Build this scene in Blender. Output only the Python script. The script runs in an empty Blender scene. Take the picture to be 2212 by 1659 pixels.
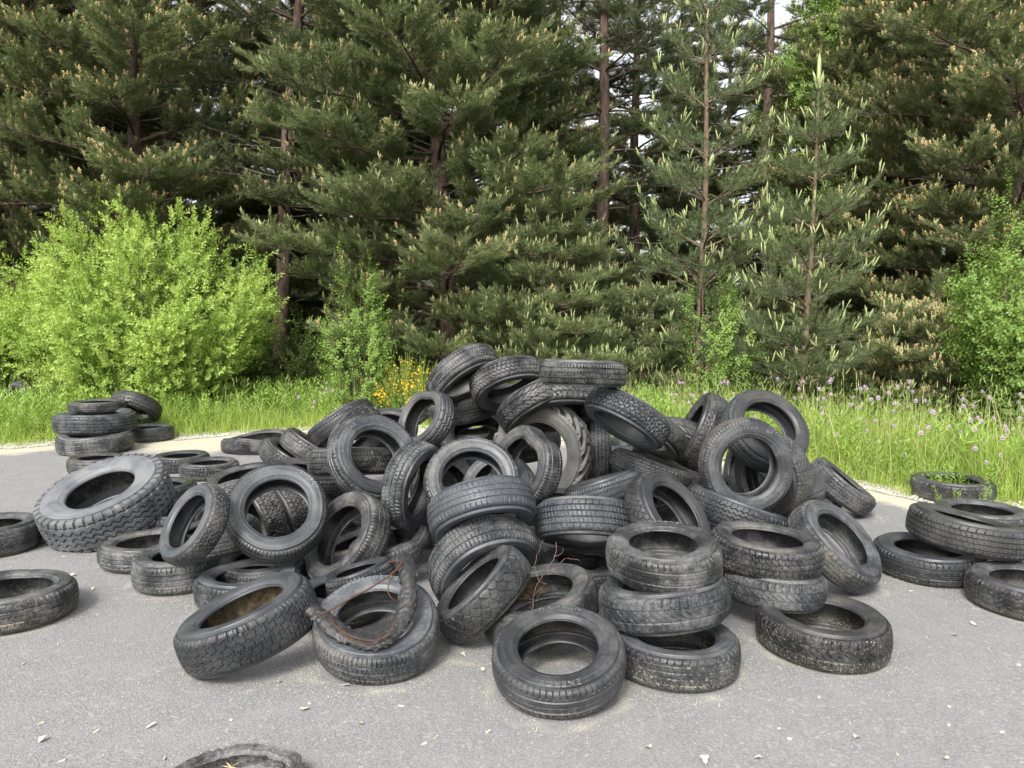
import bpy, math, random
import numpy as np
from mathutils import Vector, Matrix

sc = bpy.context.scene
COL = sc.collection
PI = math.pi
rad = math.radians

# ------------------------------------------------------------------ camera
CAM_H, PITCH, FV = 1.65, rad(5.0), 1661.0          # FV: focal length in 2212-wide pixels
CX, CY = 1106.0, 829.5
C0 = np.array([0.0, 0.0, CAM_H])
FWD = np.array([0.0, math.cos(PITCH), -math.sin(PITCH)])
RGT = np.array([1.0, 0.0, 0.0])
UPV = np.array([0.0, math.sin(PITCH), math.cos(PITCH)])

def ray(u, v):
    return FWD + RGT * (u - CX) / FV + UPV * (CY - v) / FV

def on_plane(u, v, z=0.0):
    d = ray(u, v)
    t = (z - CAM_H) / d[2]
    return C0 + d * t

def at_dist(u, v, y):
    d = ray(u, v)
    return C0 + d * (y / d[1])

def norm(a):
    a = np.asarray(a, float)
    return a / (np.linalg.norm(a, axis=-1, keepdims=True) + 1e-12)

# ------------------------------------------------------------------ objects
def mk_mesh(name, verts, faces, mats, mat_idx=None, smooth=True, attrs=None):
    """verts (n,3); faces: list of (m,k) int arrays."""
    verts = np.ascontiguousarray(verts, np.float32)
    if isinstance(faces, np.ndarray):
        faces = [faces]
    faces = [np.asarray(f, np.int32) for f in faces if len(f)]
    me = bpy.data.meshes.new(name)
    me.vertices.add(len(verts))
    me.vertices.foreach_set('co', verts.ravel())
    nl = sum(f.size for f in faces)
    npoly = sum(len(f) for f in faces)
    me.loops.add(nl)
    me.polygons.add(npoly)
    me.loops.foreach_set('vertex_index', np.concatenate([f.ravel() for f in faces]))
    tot = np.concatenate([np.full(len(f), f.shape[1], np.int32) for f in faces])
    st = np.concatenate([[0], np.cumsum(tot)[:-1]]).astype(np.int32)
    me.polygons.foreach_set('loop_start', st)
    me.polygons.foreach_set('loop_total', tot)
    if not isinstance(mats, (list, tuple)):
        mats = [mats]
    for m in mats:
        me.materials.append(m)
    if mat_idx is not None:
        me.polygons.foreach_set('material_index', np.ascontiguousarray(mat_idx, np.int32))
    me.polygons.foreach_set('use_smooth', np.full(npoly, bool(smooth)))
    if attrs:
        for k, a in attrs.items():
            at = me.attributes.new(k, 'FLOAT', 'POINT')
            at.data.foreach_set('value', np.ascontiguousarray(a, np.float32))
    me.update(calc_edges=True)
    return me

def mk_obj(name, me, parent=None, label=None, cat=None, group=None, kind=None, matrix=None):
    o = bpy.data.objects.new(name, me)
    COL.objects.link(o)
    if parent is not None:
        o.parent = parent
    if matrix is not None:
        o.matrix_world = matrix
    tag(o, label, cat, group, kind)
    return o

def tag(o, label=None, cat=None, group=None, kind=None):
    if label: o['label'] = label
    if cat: o['category'] = cat
    if group: o['group'] = group
    if kind: o['kind'] = kind

def mat4(R, t):
    m = Matrix.Identity(4)
    for i in range(3):
        for j in range(3):
            m[i][j] = float(R[i][j])
        m[i][3] = float(t[i])
    return m

def grid_faces(n, m, wrap_n=True):
    """(n around, m across) index grid -> quads"""
    i = np.arange(n if wrap_n else n - 1)
    j = np.arange(m - 1)
    I, J = np.meshgrid(i, j, indexing='ij')
    I2 = (I + 1) % n
    return np.stack([I * m + J, I2 * m + J, I2 * m + J + 1, I * m + J + 1], -1).reshape(-1, 4)

def tube(pts, radii, k=6, cap=True):
    """a tapered tube along a polyline -> verts, quads"""
    pts = np.asarray(pts, float); n = len(pts)
    radii = np.broadcast_to(np.asarray(radii, float), (n,))
    tan = norm(np.gradient(pts, axis=0))
    ref = np.array([0.31, 0.17, 0.93])
    if abs(np.dot(tan[0], norm(ref))) > 0.9:
        ref = np.array([1.0, 0.2, 0.0])
    a = norm(np.cross(tan, ref)); b = np.cross(tan, a)
    ang = np.arange(k) * 2 * PI / k
    ring = a[:, None, :] * np.cos(ang)[None, :, None] + b[:, None, :] * np.sin(ang)[None, :, None]
    v = pts[:, None, :] + ring * radii[:, None, None]
    i = np.arange(n - 1)[:, None]; j = np.arange(k)[None, :]
    j2 = (j + 1) % k
    f = np.stack([i * k + j, i * k + j2, (i + 1) * k + j2, (i + 1) * k + j], -1).reshape(-1, 4)
    return v.reshape(-1, 3), f

class Bag:
    """collects geometry for one mesh"""
    def __init__(s):
        s.v, s.f, s.m, s.n = [], {}, {}, 0
    def add(s, v, f, mi=0):
        v = np.asarray(v, float).reshape(-1, 3); f = np.asarray(f, int)
        s.v.append(v)
        s.f.setdefault(f.shape[1], []).append(f + s.n)
        s.m.setdefault(f.shape[1], []).append(np.full(len(f), mi))
        s.n += len(v)
    def mesh(s, name, mats, smooth=True):
        ks = sorted(s.f)
        fs = [np.concatenate(s.f[k]) for k in ks]
        mi = np.concatenate([np.concatenate(s.m[k]) for k in ks])
        return mk_mesh(name, np.concatenate(s.v), fs, mats, mi, smooth)

# ------------------------------------------------------------------ node materials
class NT:
    def __init__(s, name):
        s.mat = bpy.data.materials.new(name)
        s.mat.use_nodes = True
        s.t = s.mat.node_tree
        s.t.nodes.clear()
        s.out = s.n('ShaderNodeOutputMaterial')
    def n(s, typ, **kw):
        nd = s.t.nodes.new(typ)
        for k, v in kw.items():
            setattr(nd, k, v)
        return nd
    def l(s, a, b):
        s.t.links.new(a, b)
    def val(s, sock, x):
        if hasattr(x, 'is_output') or isinstance(x, bpy.types.NodeSocket):
            s.l(x, sock)
        else:
            sock.default_value = x
    def math(s, op, a, b=0.0, c=None, clamp=False):
        nd = s.n('ShaderNodeMath', operation=op, use_clamp=clamp)
        s.val(nd.inputs[0], a); s.val(nd.inputs[1], b)
        if c is not None: s.val(nd.inputs[2], c)
        return nd.outputs[0]
    def mix(s, f, a, b, blend='MIX'):
        nd = s.n('ShaderNodeMix', data_type='RGBA', blend_type=blend)
        s.val(nd.inputs[0], f); s.val(nd.inputs[6], c4(a)); s.val(nd.inputs[7], c4(b))
        return nd.outputs[2]
    def noise(s, vec, scale, detail=3, rough=0.55, out='Fac'):
        nd = s.n('ShaderNodeTexNoise')
        if vec is not None: s.l(vec, nd.inputs['Vector'])
        nd.inputs['Scale'].default_value = scale
        nd.inputs['Detail'].default_value = detail
        nd.inputs['Roughness'].default_value = rough
        return nd.outputs[out]
    def ramp(s, x, a, b, lo=0.0, hi=1.0):
        nd = s.n('ShaderNodeMapRange', interpolation_type='SMOOTHSTEP')
        s.val(nd.inputs[0], x)
        for i, q in enumerate((a, b, lo, hi)):
            s.val(nd.inputs[i + 1], q)
        return nd.outputs[0]
    def attr(s, name, typ='GEOMETRY', out='Fac'):
        nd = s.n('ShaderNodeAttribute', attribute_type=typ, attribute_name=name)
        return nd.outputs[out]
    def bsdf(s, col, rough=0.6, spec=0.5, bump=None, bstr=0.3, bdist=0.003, **kw):
        b = s.n('ShaderNodeBsdfPrincipled')
        s.val(b.inputs['Base Color'], c4(col)); s.val(b.inputs['Roughness'], rough)
        b.inputs['Specular IOR Level'].default_value = spec
        for k, v in kw.items():
            s.val(b.inputs[k], v)
        if bump is not None:
            bp = s.n('ShaderNodeBump')
            bp.inputs['Strength'].default_value = bstr
            bp.inputs['Distance'].default_value = bdist
            s.l(bump, bp.inputs['Height']); s.l(bp.outputs[0], b.inputs['Normal'])
        return b.outputs[0]
    def done(s, sh):
        s.l(sh, s.out.inputs['Surface'])
        return s.mat

def c4(c):
    if isinstance(c, (tuple, list)) and len(c) == 3:
        return (c[0], c[1], c[2], 1.0)
    return c

def mat_rubber(name, lo, hi, rings=False):
    """weathered rubber; object colour = (dust, sand, tint)"""
    t = NT(name)
    oi = t.n('ShaderNodeObjectInfo')
    sep = t.n('ShaderNodeSeparateColor'); t.l(oi.outputs['Color'], sep.inputs[0])
    dust, sand, tint = sep.outputs
    tc = t.n('ShaderNodeTexCoord'); vec0 = tc.outputs['Object']
    ad = t.n('ShaderNodeVectorMath', operation='ADD'); t.l(vec0, ad.inputs[0])
    cb = t.n('ShaderNodeCombineXYZ')
    t.l(t.math('MULTIPLY', oi.outputs['Random'], 37.0), cb.inputs[0])
    t.l(t.math('MULTIPLY', oi.outputs['Random'], 91.0), cb.inputs[1])
    t.l(cb.outputs[0], ad.inputs[1]); vec = ad.outputs[0]
    big = t.noise(vec, 6.0, 4, 0.6); fine = t.noise(vec, 60.0, 4, 0.7); grit = t.noise(vec, 190.0, 3, 0.7)
    base = t.mix(t.ramp(big, 0.3, 0.7), lo, hi)
    base = t.mix(tint, base, (hi[0] * 0.85, hi[1] * 0.98, hi[2] * 1.18))
    vv = t.math('ADD', t.math('MULTIPLY', t.math('FRACT', t.math('MULTIPLY', oi.outputs['Random'], 7.31)), 0.75), 0.68)
    cv0 = t.n('ShaderNodeCombineColor'); [t.l(vv, cv0.inputs[i]) for i in range(3)]
    base = t.mix(1.0, base, cv0.outputs[0], 'MULTIPLY')
    # grey bloom and dust
    d = t.math('MULTIPLY', t.ramp(t.math('ADD', t.math('MULTIPLY', big, 0.7), t.math('MULTIPLY', fine, 0.5)), 0.5, 0.85), dust)
    base = t.mix(d, base, (0.155, 0.155, 0.152))
    # scuffs: stretched streaks
    mp = t.n('ShaderNodeMapping'); t.l(vec, mp.inputs[0]); mp.inputs['Scale'].default_value = (3.0, 3.0, 40.0)
    sc_ = t.ramp(t.noise(mp.outputs[0], 4.0, 5, 0.75), 0.60, 0.76)
    base = t.mix(t.math('MULTIPLY', sc_, t.math('MULTIPLY', dust, 0.55)), base, (0.20, 0.195, 0.185))
    # sand caught in the grooves and splashed along the foot of the tyre
    g = t.attr('groove')
    geo = t.n('ShaderNodeNewGeometry'); sx = t.n('ShaderNodeSeparateXYZ'); t.l(geo.outputs['Position'], sx.inputs[0])
    low = t.ramp(sx.outputs[2], 0.015, 0.13, 1.0, 0.0)
    gs = t.math('MULTIPLY', t.math('MULTIPLY', g, t.ramp(fine, 0.47, 0.66)), t.math('ADD', t.math('MULTIPLY', t.ramp(sand, 0.25, 1.0), 0.6), t.math('MULTIPLY', low, 0.6)), clamp=True)
    base = t.mix(gs, base, (0.34, 0.31, 0.23))
    sp = t.math('MULTIPLY', t.ramp(grit, 0.56, 0.66), t.ramp(t.math('ADD', t.math('MULTIPLY', low, 0.30), t.math('ADD', t.math('MULTIPLY', fine, 0.45), t.math('MULTIPLY', sand, 0.16))), 0.40, 0.58))
    base = t.mix(t.math('MULTIPLY', sp, t.math('ADD', t.math('MULTIPLY', low, 0.75), t.math('MULTIPLY', sand, 0.35)), clamp=True), base, (0.40, 0.37, 0.28))
    # the odd white speck
    base = t.mix(t.ramp(t.noise(vec, 75.0, 1, 0.5), 0.83, 0.86), base, (0.5, 0.49, 0.45))
    # brown ageing on some of them, grey bloom on others
    base = t.mix(t.math('MULTIPLY', t.ramp(oi.outputs['Random'], 0.55, 1.0), t.ramp(big, 0.35, 0.75)), base, t.mix(1.0, base, (1.18, 1.06, 0.86), 'MULTIPLY'))
    hgt = t.math('ADD', t.math('MULTIPLY', fine, 0.7), t.math('MULTIPLY', grit, 0.5))
    if rings:
        s3 = t.n('ShaderNodeSeparateXYZ'); t.l(vec0, s3.inputs[0])
        rr = t.math('SQRT', t.math('ADD', t.math('MULTIPLY', s3.outputs[0], s3.outputs[0]), t.math('MULTIPLY', s3.outputs[1], s3.outputs[1])))
        ang = t.math('ARCTAN2', s3.outputs[1], s3.outputs[0])
        cv = t.n('ShaderNodeCombineXYZ'); t.l(t.math('MULTIPLY', rr, 150.0), cv.inputs[0]); t.l(t.math('MULTIPLY', oi.outputs['Random'], 50.0), cv.inputs[1]); t.l(t.math('MULTIPLY', ang, 0.35), cv.inputs[2])
        rn = t.noise(cv.outputs[0], 1.0, 3, 0.7)
        base = t.mix(t.math('MULTIPLY', t.ramp(rn, 0.50, 0.72), t.math('ADD', t.math('MULTIPLY', dust, 0.5), 0.10)), base, (0.125, 0.124, 0.122))
        base = t.mix(t.math('MULTIPLY', t.ramp(rn, 0.46, 0.30), 0.5), base, (0.016, 0.016, 0.016))
        hgt = t.math('ADD', hgt, t.math('MULTIPLY', rn, 1.4))
    rough = t.ramp(t.math('ADD', big, t.math('MULTIPLY', d, 0.4)), 0.3, 0.9, 0.33, 0.64)
    return t.done(t.bsdf(base, rough, 0.42, hgt, 0.28, 0.003))

def mat_leaf(name, c1, c2, trans=0.35, rough=0.5, scale=3.0, spec=0.35, c3=None):
    """leaf / needle / grass: two colours varying from clump to clump, with light passing through"""
    t = NT(name)
    tc = t.n('ShaderNodeTexCoord'); geo = t.n('ShaderNodeNewGeometry')
    r = geo.outputs['Random Per Island']
    n = t.noise(tc.outputs['Object'], scale, 2, 0.5)
    f = t.math('ADD', t.math('MULTIPLY', r, 0.5), t.ramp(n, 0.3, 0.7, 0.0, 0.5), clamp=True)
    col = t.mix(f, c1, c2)
    if c3 is not None:
        col = t.mix(t.ramp(r, 0.90, 0.93), col, c3)
    b = t.bsdf(col, rough, spec)
    tr = t.n('ShaderNodeBsdfTranslucent'); t.l(t.mix(1.0, col, (1.0, 1.05, 0.55), 'MULTIPLY'), tr.inputs[0])
    mx = t.n('ShaderNodeMixShader'); mx.inputs[0].default_value = trans
    t.l(b, mx.inputs[1]); t.l(tr.outputs[0], mx.inputs[2])
    return t.done(mx.outputs[0])

def mat_bark(name, c1, c2, scale=14.0):
    t = NT(name)
    tc = t.n('ShaderNodeTexCoord'); mp = t.n('ShaderNodeMapping'); t.l(tc.outputs['Object'], mp.inputs[0])
    mp.inputs['Scale'].default_value = (1.0, 1.0, 0.3)
    n = t.noise(mp.outputs[0], scale, 4, 0.65)
    return t.done(t.bsdf(t.mix(t.ramp(n, 0.35, 0.65), c1, c2), 0.9, 0.2, n, 0.8, 0.02))

def mat_plain(name, c1, c2, rough=0.7, scale=30.0, spec=0.3, bstr=0.3, bdist=0.002):
    t = NT(name)
    tc = t.n('ShaderNodeTexCoord')
    n = t.noise(tc.outputs['Object'], scale, 4, 0.6)
    return t.done(t.bsdf(t.mix(t.ramp(n, 0.3, 0.7), c1, c2), rough, spec, n, bstr, bdist))

M = {}
M['tread'] = mat_rubber('tread_rubber', (0.012, 0.012, 0.012), (0.029, 0.029, 0.029))
M['side'] = mat_rubber('sidewall_rubber', (0.020, 0.020, 0.021), (0.047, 0.047, 0.048), True)
M['liner'] = mat_rubber('liner_rubber', (0.008, 0.008, 0.008), (0.016, 0.016, 0.015))
M['letter'] = mat_rubber('raised_letter_rubber', (0.095, 0.095, 0.097), (0.14, 0.14, 0.142))
M['tractor'] = mat_rubber('tractor_rubber', (0.075, 0.073, 0.066), (0.140, 0.136, 0.124), True)
M['truck'] = mat_rubber('truck_rubber', (0.058, 0.059, 0.061), (0.125, 0.126, 0.128), True)
# ================================================================== TYRES
def sm(x):
    x = np.clip(x, 0, 1); return x * x * (3 - 2 * x)

def line(d, hw, ramp=0.0022):
    hw = hw * 1.0
    return 1 - sm((np.abs(d) - hw) / ramp + 0.5)

def tri(x):
    return np.abs((x % 1.0) * 4 - 2) - 1

def groove(kind, a, s, tw, R, rng):
    """a: turn 0..1, s: across -1..1 (beyond 1 = shoulder).  -> groove amount 0..1"""
    circ = 2 * PI * R
    x = s * tw / 2
    def pitch(n): return circ / n
    g = np.zeros(np.broadcast(a, s).shape)
    def circum(c, hw, amp=0.0, n=0, sh=tri):
        d = x - c * tw / 2 - (amp * sh(a * n) if n else 0)
        return line(d, hw)
    def cross(n, hw, off=0.0, lo=-2, hi=2, skew=0.0, fn=None):
        ph = a * n + off + skew * s + (fn(s) if fn is not None else 0)
        d = ((ph % 1.0) - 0.5) * pitch(n)
        return line(d, hw) * ((s >= lo) & (s <= hi))
    if kind == 'rib':                                   # worn straight ribs, slotted shoulders
        for c in (-0.42, 0.0, 0.42): g = np.maximum(g, circum(c, 0.0026))
        g = np.maximum(g, cross(64, 0.0018, 0, 0.58, 1.3, 0.25)); g = np.maximum(g, cross(64, 0.0018, 0.4, -1.3, -0.58, 0.25))
        g = np.maximum(g, 0.5 * cross(64, 0.0012, 0.2, -0.3, 0.3, 0.6))
    elif kind == 'rib2':                                # four grooves, fine sipes
        for c in (-0.6, -0.2, 0.2, 0.6): g = np.maximum(g, circum(c, 0.0030))
        g = np.maximum(g, cross(52, 0.0020, 0, 0.66, 1.3, -0.3)); g = np.maximum(g, cross(52, 0.0020, 0.3, -1.3, -0.66, -0.3))
        g = np.maximum(g, 0.6 * cross(78, 0.0014, 0.2, -0.5, 0.5, 0.9))
    elif kind == 'block':                               # brick like blocks
        for c in (-0.56, -0.02, 0.52): g = np.maximum(g, circum(c, 0.0028))
        g = np.maximum(g, cross(66, 0.0018, 0.0, -1.3, -0.56)); g = np.maximum(g, cross(66, 0.0014, 0.5, -0.56, -0.02, 0.35))
        g = np.maximum(g, cross(66, 0.0014, 0.0, -0.02, 0.52, 0.35)); g = np.maximum(g, cross(66, 0.0018, 0.5, 0.52, 1.3))
    elif kind == 'snow':                                # chunky winter blocks with stepped edges
        for c, n in ((-0.6, 44), (-0.2, 44), (0.2, 44), (0.6, 44)): g = np.maximum(g, circum(c, 0.0026, 0.0045, n, lambda q: np.sign(tri(q))))
        for i, (lo, hi) in enumerate(((-1.3, -0.6), (-0.6, -0.2), (-0.2, 0.2), (0.2, 0.6), (0.6, 1.3))):
            g = np.maximum(g, cross(44, 0.0028, 0.5 * (i % 2), lo, hi, 0.1))
            g = np.maximum(g, 0.45 * cross(88, 0.0010, 0.25, lo, hi, 0.1))
    elif kind == 'zig':                                 # zigzag ribs
        for c in (-0.55, -0.18, 0.18, 0.55): g = np.maximum(g, circum(c, 0.0026, 0.006, 62))
        g = np.maximum(g, cross(62, 0.0018, 0.2, 0.7, 1.3)); g = np.maximum(g, cross(62, 0.0018, 0.2, -1.3, -0.7))
    elif kind == 'zigb':                                # zigzag ribs cut into blocks
        for c in (-0.62, -0.22, 0.22, 0.62): g = np.maximum(g, circum(c, 0.0025, 0.0055, 56))
        for i, (lo, hi) in enumerate(((-1.3, -0.62), (-0.62, -0.22), (-0.22, 0.22), (0.22, 0.62), (0.62, 1.3))):
            g = np.maximum(g, cross(56, 0.0019, 0.5 * (i % 2), lo, hi, 0.3))
    elif kind == 'chev':                                # directional V grooves
        f = lambda q: 2.6 * np.abs(q) ** 0.8
        g = np.maximum(g, cross(34, 0.0030, 0, 0.06, 1.3, 0, f)); g = np.maximum(g, cross(34, 0.0030, 0.5, -1.3, -0.06, 0, f))
        for c in (-0.36, 0.36): g = np.maximum(g, circum(c, 0.0026))
    elif kind == 'wave':                                # sweeping curved grooves
        f = lambda q: 1.1 * np.sin(q * 2.3)
        g = np.maximum(g, cross(50, 0.0021, 0, -1.3, 1.3, 0, f))
        for c in (-0.34, 0.34): g = np.maximum(g, circum(c, 0.0032))
        g = np.maximum(g, 0.6 * cross(100, 0.0012, 0.2, 0.4, 1.3, 0, f))
    elif kind == 'ladder':                              # transverse bars
        g = np.maximum(g, 0.75 * cross(84, 0.0013, 0, -0.5, 0.5, 0.35)); g = np.maximum(g, cross(84, 0.0017, 0.3, 0.5, 1.3, -0.2)); g = np.maximum(g, cross(84, 0.0017, 0.6, -1.3, -0.5, -0.2))
        for c in (-0.5, 0.5): g = np.maximum(g, circum(c, 0.0025))
        g = np.maximum(g, circum(0, 0.0018))
    elif kind in ('hex', 'leaf'):                                 # cells
        n, m = (46, 5) if kind == 'hex' else (30, 4)
        best = np.full(g.shape, 9.0); sec = np.full(g.shape, 9.0)
        uu = a * n; vv = (s + 1) / 2 * m
        r1 = rng.random((n, m + 4, 2)) * 0.45
        i0 = np.floor(uu).astype(int); j0 = np.floor(vv).astype(int)
        for di in (-1, 0, 1):
            for dj in (-1, 0, 1):
                ii = (i0 + di); jj = np.clip(j0 + dj, -2, m + 1)
                q = r1[ii % n, jj + 2]
                px = ii + 0.5 * (jj % 2) + q[..., 0]; py = jj + 0.3 + q[..., 1]
                d = np.hypot((uu - px) * pitch(n), (vv - py) * tw / m) + ((j0 + dj) != jj) * 9
                sec = np.minimum(sec, np.maximum(best, d)); best = np.minimum(best, d)
        g = line((sec - best), 0.0034 if kind == 'hex' else 0.0048, 0.003)
    elif kind == 'truck':                               # wide zigzag ribs and deep shoulder lugs
        for c in (-0.34, 0.0, 0.34): g = np.maximum(g, circum(c, 0.0065, 0.011, 40, lambda q: np.clip(1.6 * tri(q), -1, 1)))
        g = np.maximum(g, circum(-0.70, 0.006, 0.008, 40)); g = np.maximum(g, circum(0.70, 0.006, 0.008, 40))
        g = np.maximum(g, cross(40, 0.011, 0.0, 0.70, 1.35)); g = np.maximum(g, cross(40, 0.011, 0.5, -1.35, -0.70))
    elif kind == 'lug':                                 # tractor bars
        f = lambda q: 1.15 * np.abs(q)
        b1 = np.abs(((a * 19 + f(s)) % 1.0) - 0.5) * pitch(19); b2 = np.abs(((a * 19 + 0.5 + f(s)) % 1.0) - 0.5) * pitch(19)
        bar = np.where(s > -0.08, 1 - sm((b1 - 0.021) / 0.012 + .5), 0); bar2 = np.where(s < 0.08, 1 - sm((b2 - 0.021) / 0.012 + .5), 0)
        g = 1 - np.maximum(bar, bar2)
    elif kind == 'bald':
        for c in (-0.4, 0.4): g = np.maximum(g, 0.4 * circum(c, 0.002))
    return g

DEPTH = {'truck': 0.020, 'lug': 0.030, 'snow': 0.011, 'zigb': 0.010, 'block': 0.009, 'chev': 0.010, 'bald': 0.003, 'rib': 0.009, 'rib2': 0.009}

def smooth_chain(P, n):
    """Catmull-Rom through control points"""
    P = np.asarray(P, float)
    Q = np.vstack([2 * P[0] - P[1], P, 2 * P[-1] - P[-2]])
    out = []
    for i in range(1, len(Q) - 2):
        p0, p1, p2, p3 = Q[i - 1:i + 3]
        for t in np.arange(n) / n:
            out.append(0.5 * ((2 * p1) + (-p0 + p2) * t + (2 * p0 - 5 * p1 + 4 * p2 - p3) * t * t + (-p0 + 3 * p1 - 3 * p2 + p3) * t ** 3))
    out.append(Q[-2])
    return np.array(out)

def side_profile(R, w, rin, tw, sh):
    h = R - rin
    rs = R - sh
    outer = [(rs, 0.5 * tw * 1.045), (R - 0.30 * h, 0.487 * w), (rin + 0.47 * h, 0.50 * w), (rin + 0.26 * h, 0.475 * w),
             (rin + 0.13 * h, 0.435 * w), (rin + 0.055 * h, 0.405 * w)]
    return smooth_chain(outer, 5)

def warp(v, ex, rng):
    """dents and sag: oval squash, saddle twist and a local pinch"""
    x, y, z = v[:, 0].copy(), v[:, 1].copy(), v[:, 2].copy()
    r = np.hypot(x, y); an = np.arctan2(y, x)
    ov = ex.get('oval', rng.uniform(-0.034, 0.034)); oa = ex.get('ova', rng.uniform(0, PI))
    k = 1 + ov * np.cos(2 * (an - oa))
    rp = np.random.default_rng(int(rng.integers(1 << 30)))
    for (pa, pw, pd) in ex.get('pinch', [(rp.uniform(0, 360), rp.uniform(28, 55), rp.uniform(.0, .055)), (rp.uniform(0, 360), rp.uniform(20, 40), rp.uniform(-.02, .03))]):
        d = (an - rad(pa) + PI) % (2 * PI) - PI
        e = np.exp(-(d / rad(pw)) ** 2)
        k = k * (1 - pd * e)
        z = z * (1 - ex.get('flat', 0.0) * e)
    sd = ex.get('saddle', rng.uniform(-0.011, 0.011))
    z = z + sd * (r / 0.3) ** 2 * np.cos(2 * an + rng.uniform(0, 6))
    if 'rag' in ex:
        q = np.random.default_rng(4); ph = q.uniform(0, 6, 24)
        nz = sum(np.sin(an * (3 + 2.7 * i) + ph[i] + z * 30 * (i % 3)) / (1 + .35 * i) for i in range(24))
        k = k * (1 + ex['rag'] * .35 * nz * (r > 0.86 * r.max())); z = z + ex['rag'] * .12 * nz * np.sin(an * 5 + ph[2])
    sq = ex.get('squash', 0.0)                           # collapse the walls on to each other
    z = z * (1 - sq)
    return np.stack([r * k * np.cos(an), r * k * np.sin(an), z], 1)

FONT_CACHE = {}
def text_geo(txt):
    """flat letter mesh: verts in em units centred on x, quads/tris kept as polygons"""
    if txt in FONT_CACHE: return FONT_CACHE[txt]
    cu = bpy.data.curves.new('lettering', 'FONT'); cu.body = txt; cu.size = 1.0; cu.extrude = 0.02; cu.resolution_u = 3
    cu.space_character = 1.25
    ob = bpy.data.objects.new('lettering', cu); COL.objects.link(ob)
    dg = bpy.context.evaluated_depsgraph_get(); dg.update()
    me = bpy.data.meshes.new_from_object(ob.evaluated_get(dg))
    v = np.empty(len(me.vertices) * 3, np.float32); me.vertices.foreach_get('co', v); v = v.reshape(-1, 3)
    me.calc_loop_triangles()
    f = np.empty(len(me.loop_triangles) * 3, np.int32); me.loop_triangles.foreach_get('vertices', f); f = f.reshape(-1, 3)
    bpy.data.objects.remove(ob); bpy.data.curves.remove(cu); bpy.data.meshes.remove(me)
    v[:, 0] -= (v[:, 0].max() + v[:, 0].min()) / 2
    FONT_CACHE[txt] = (v, f)
    return v, f

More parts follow.
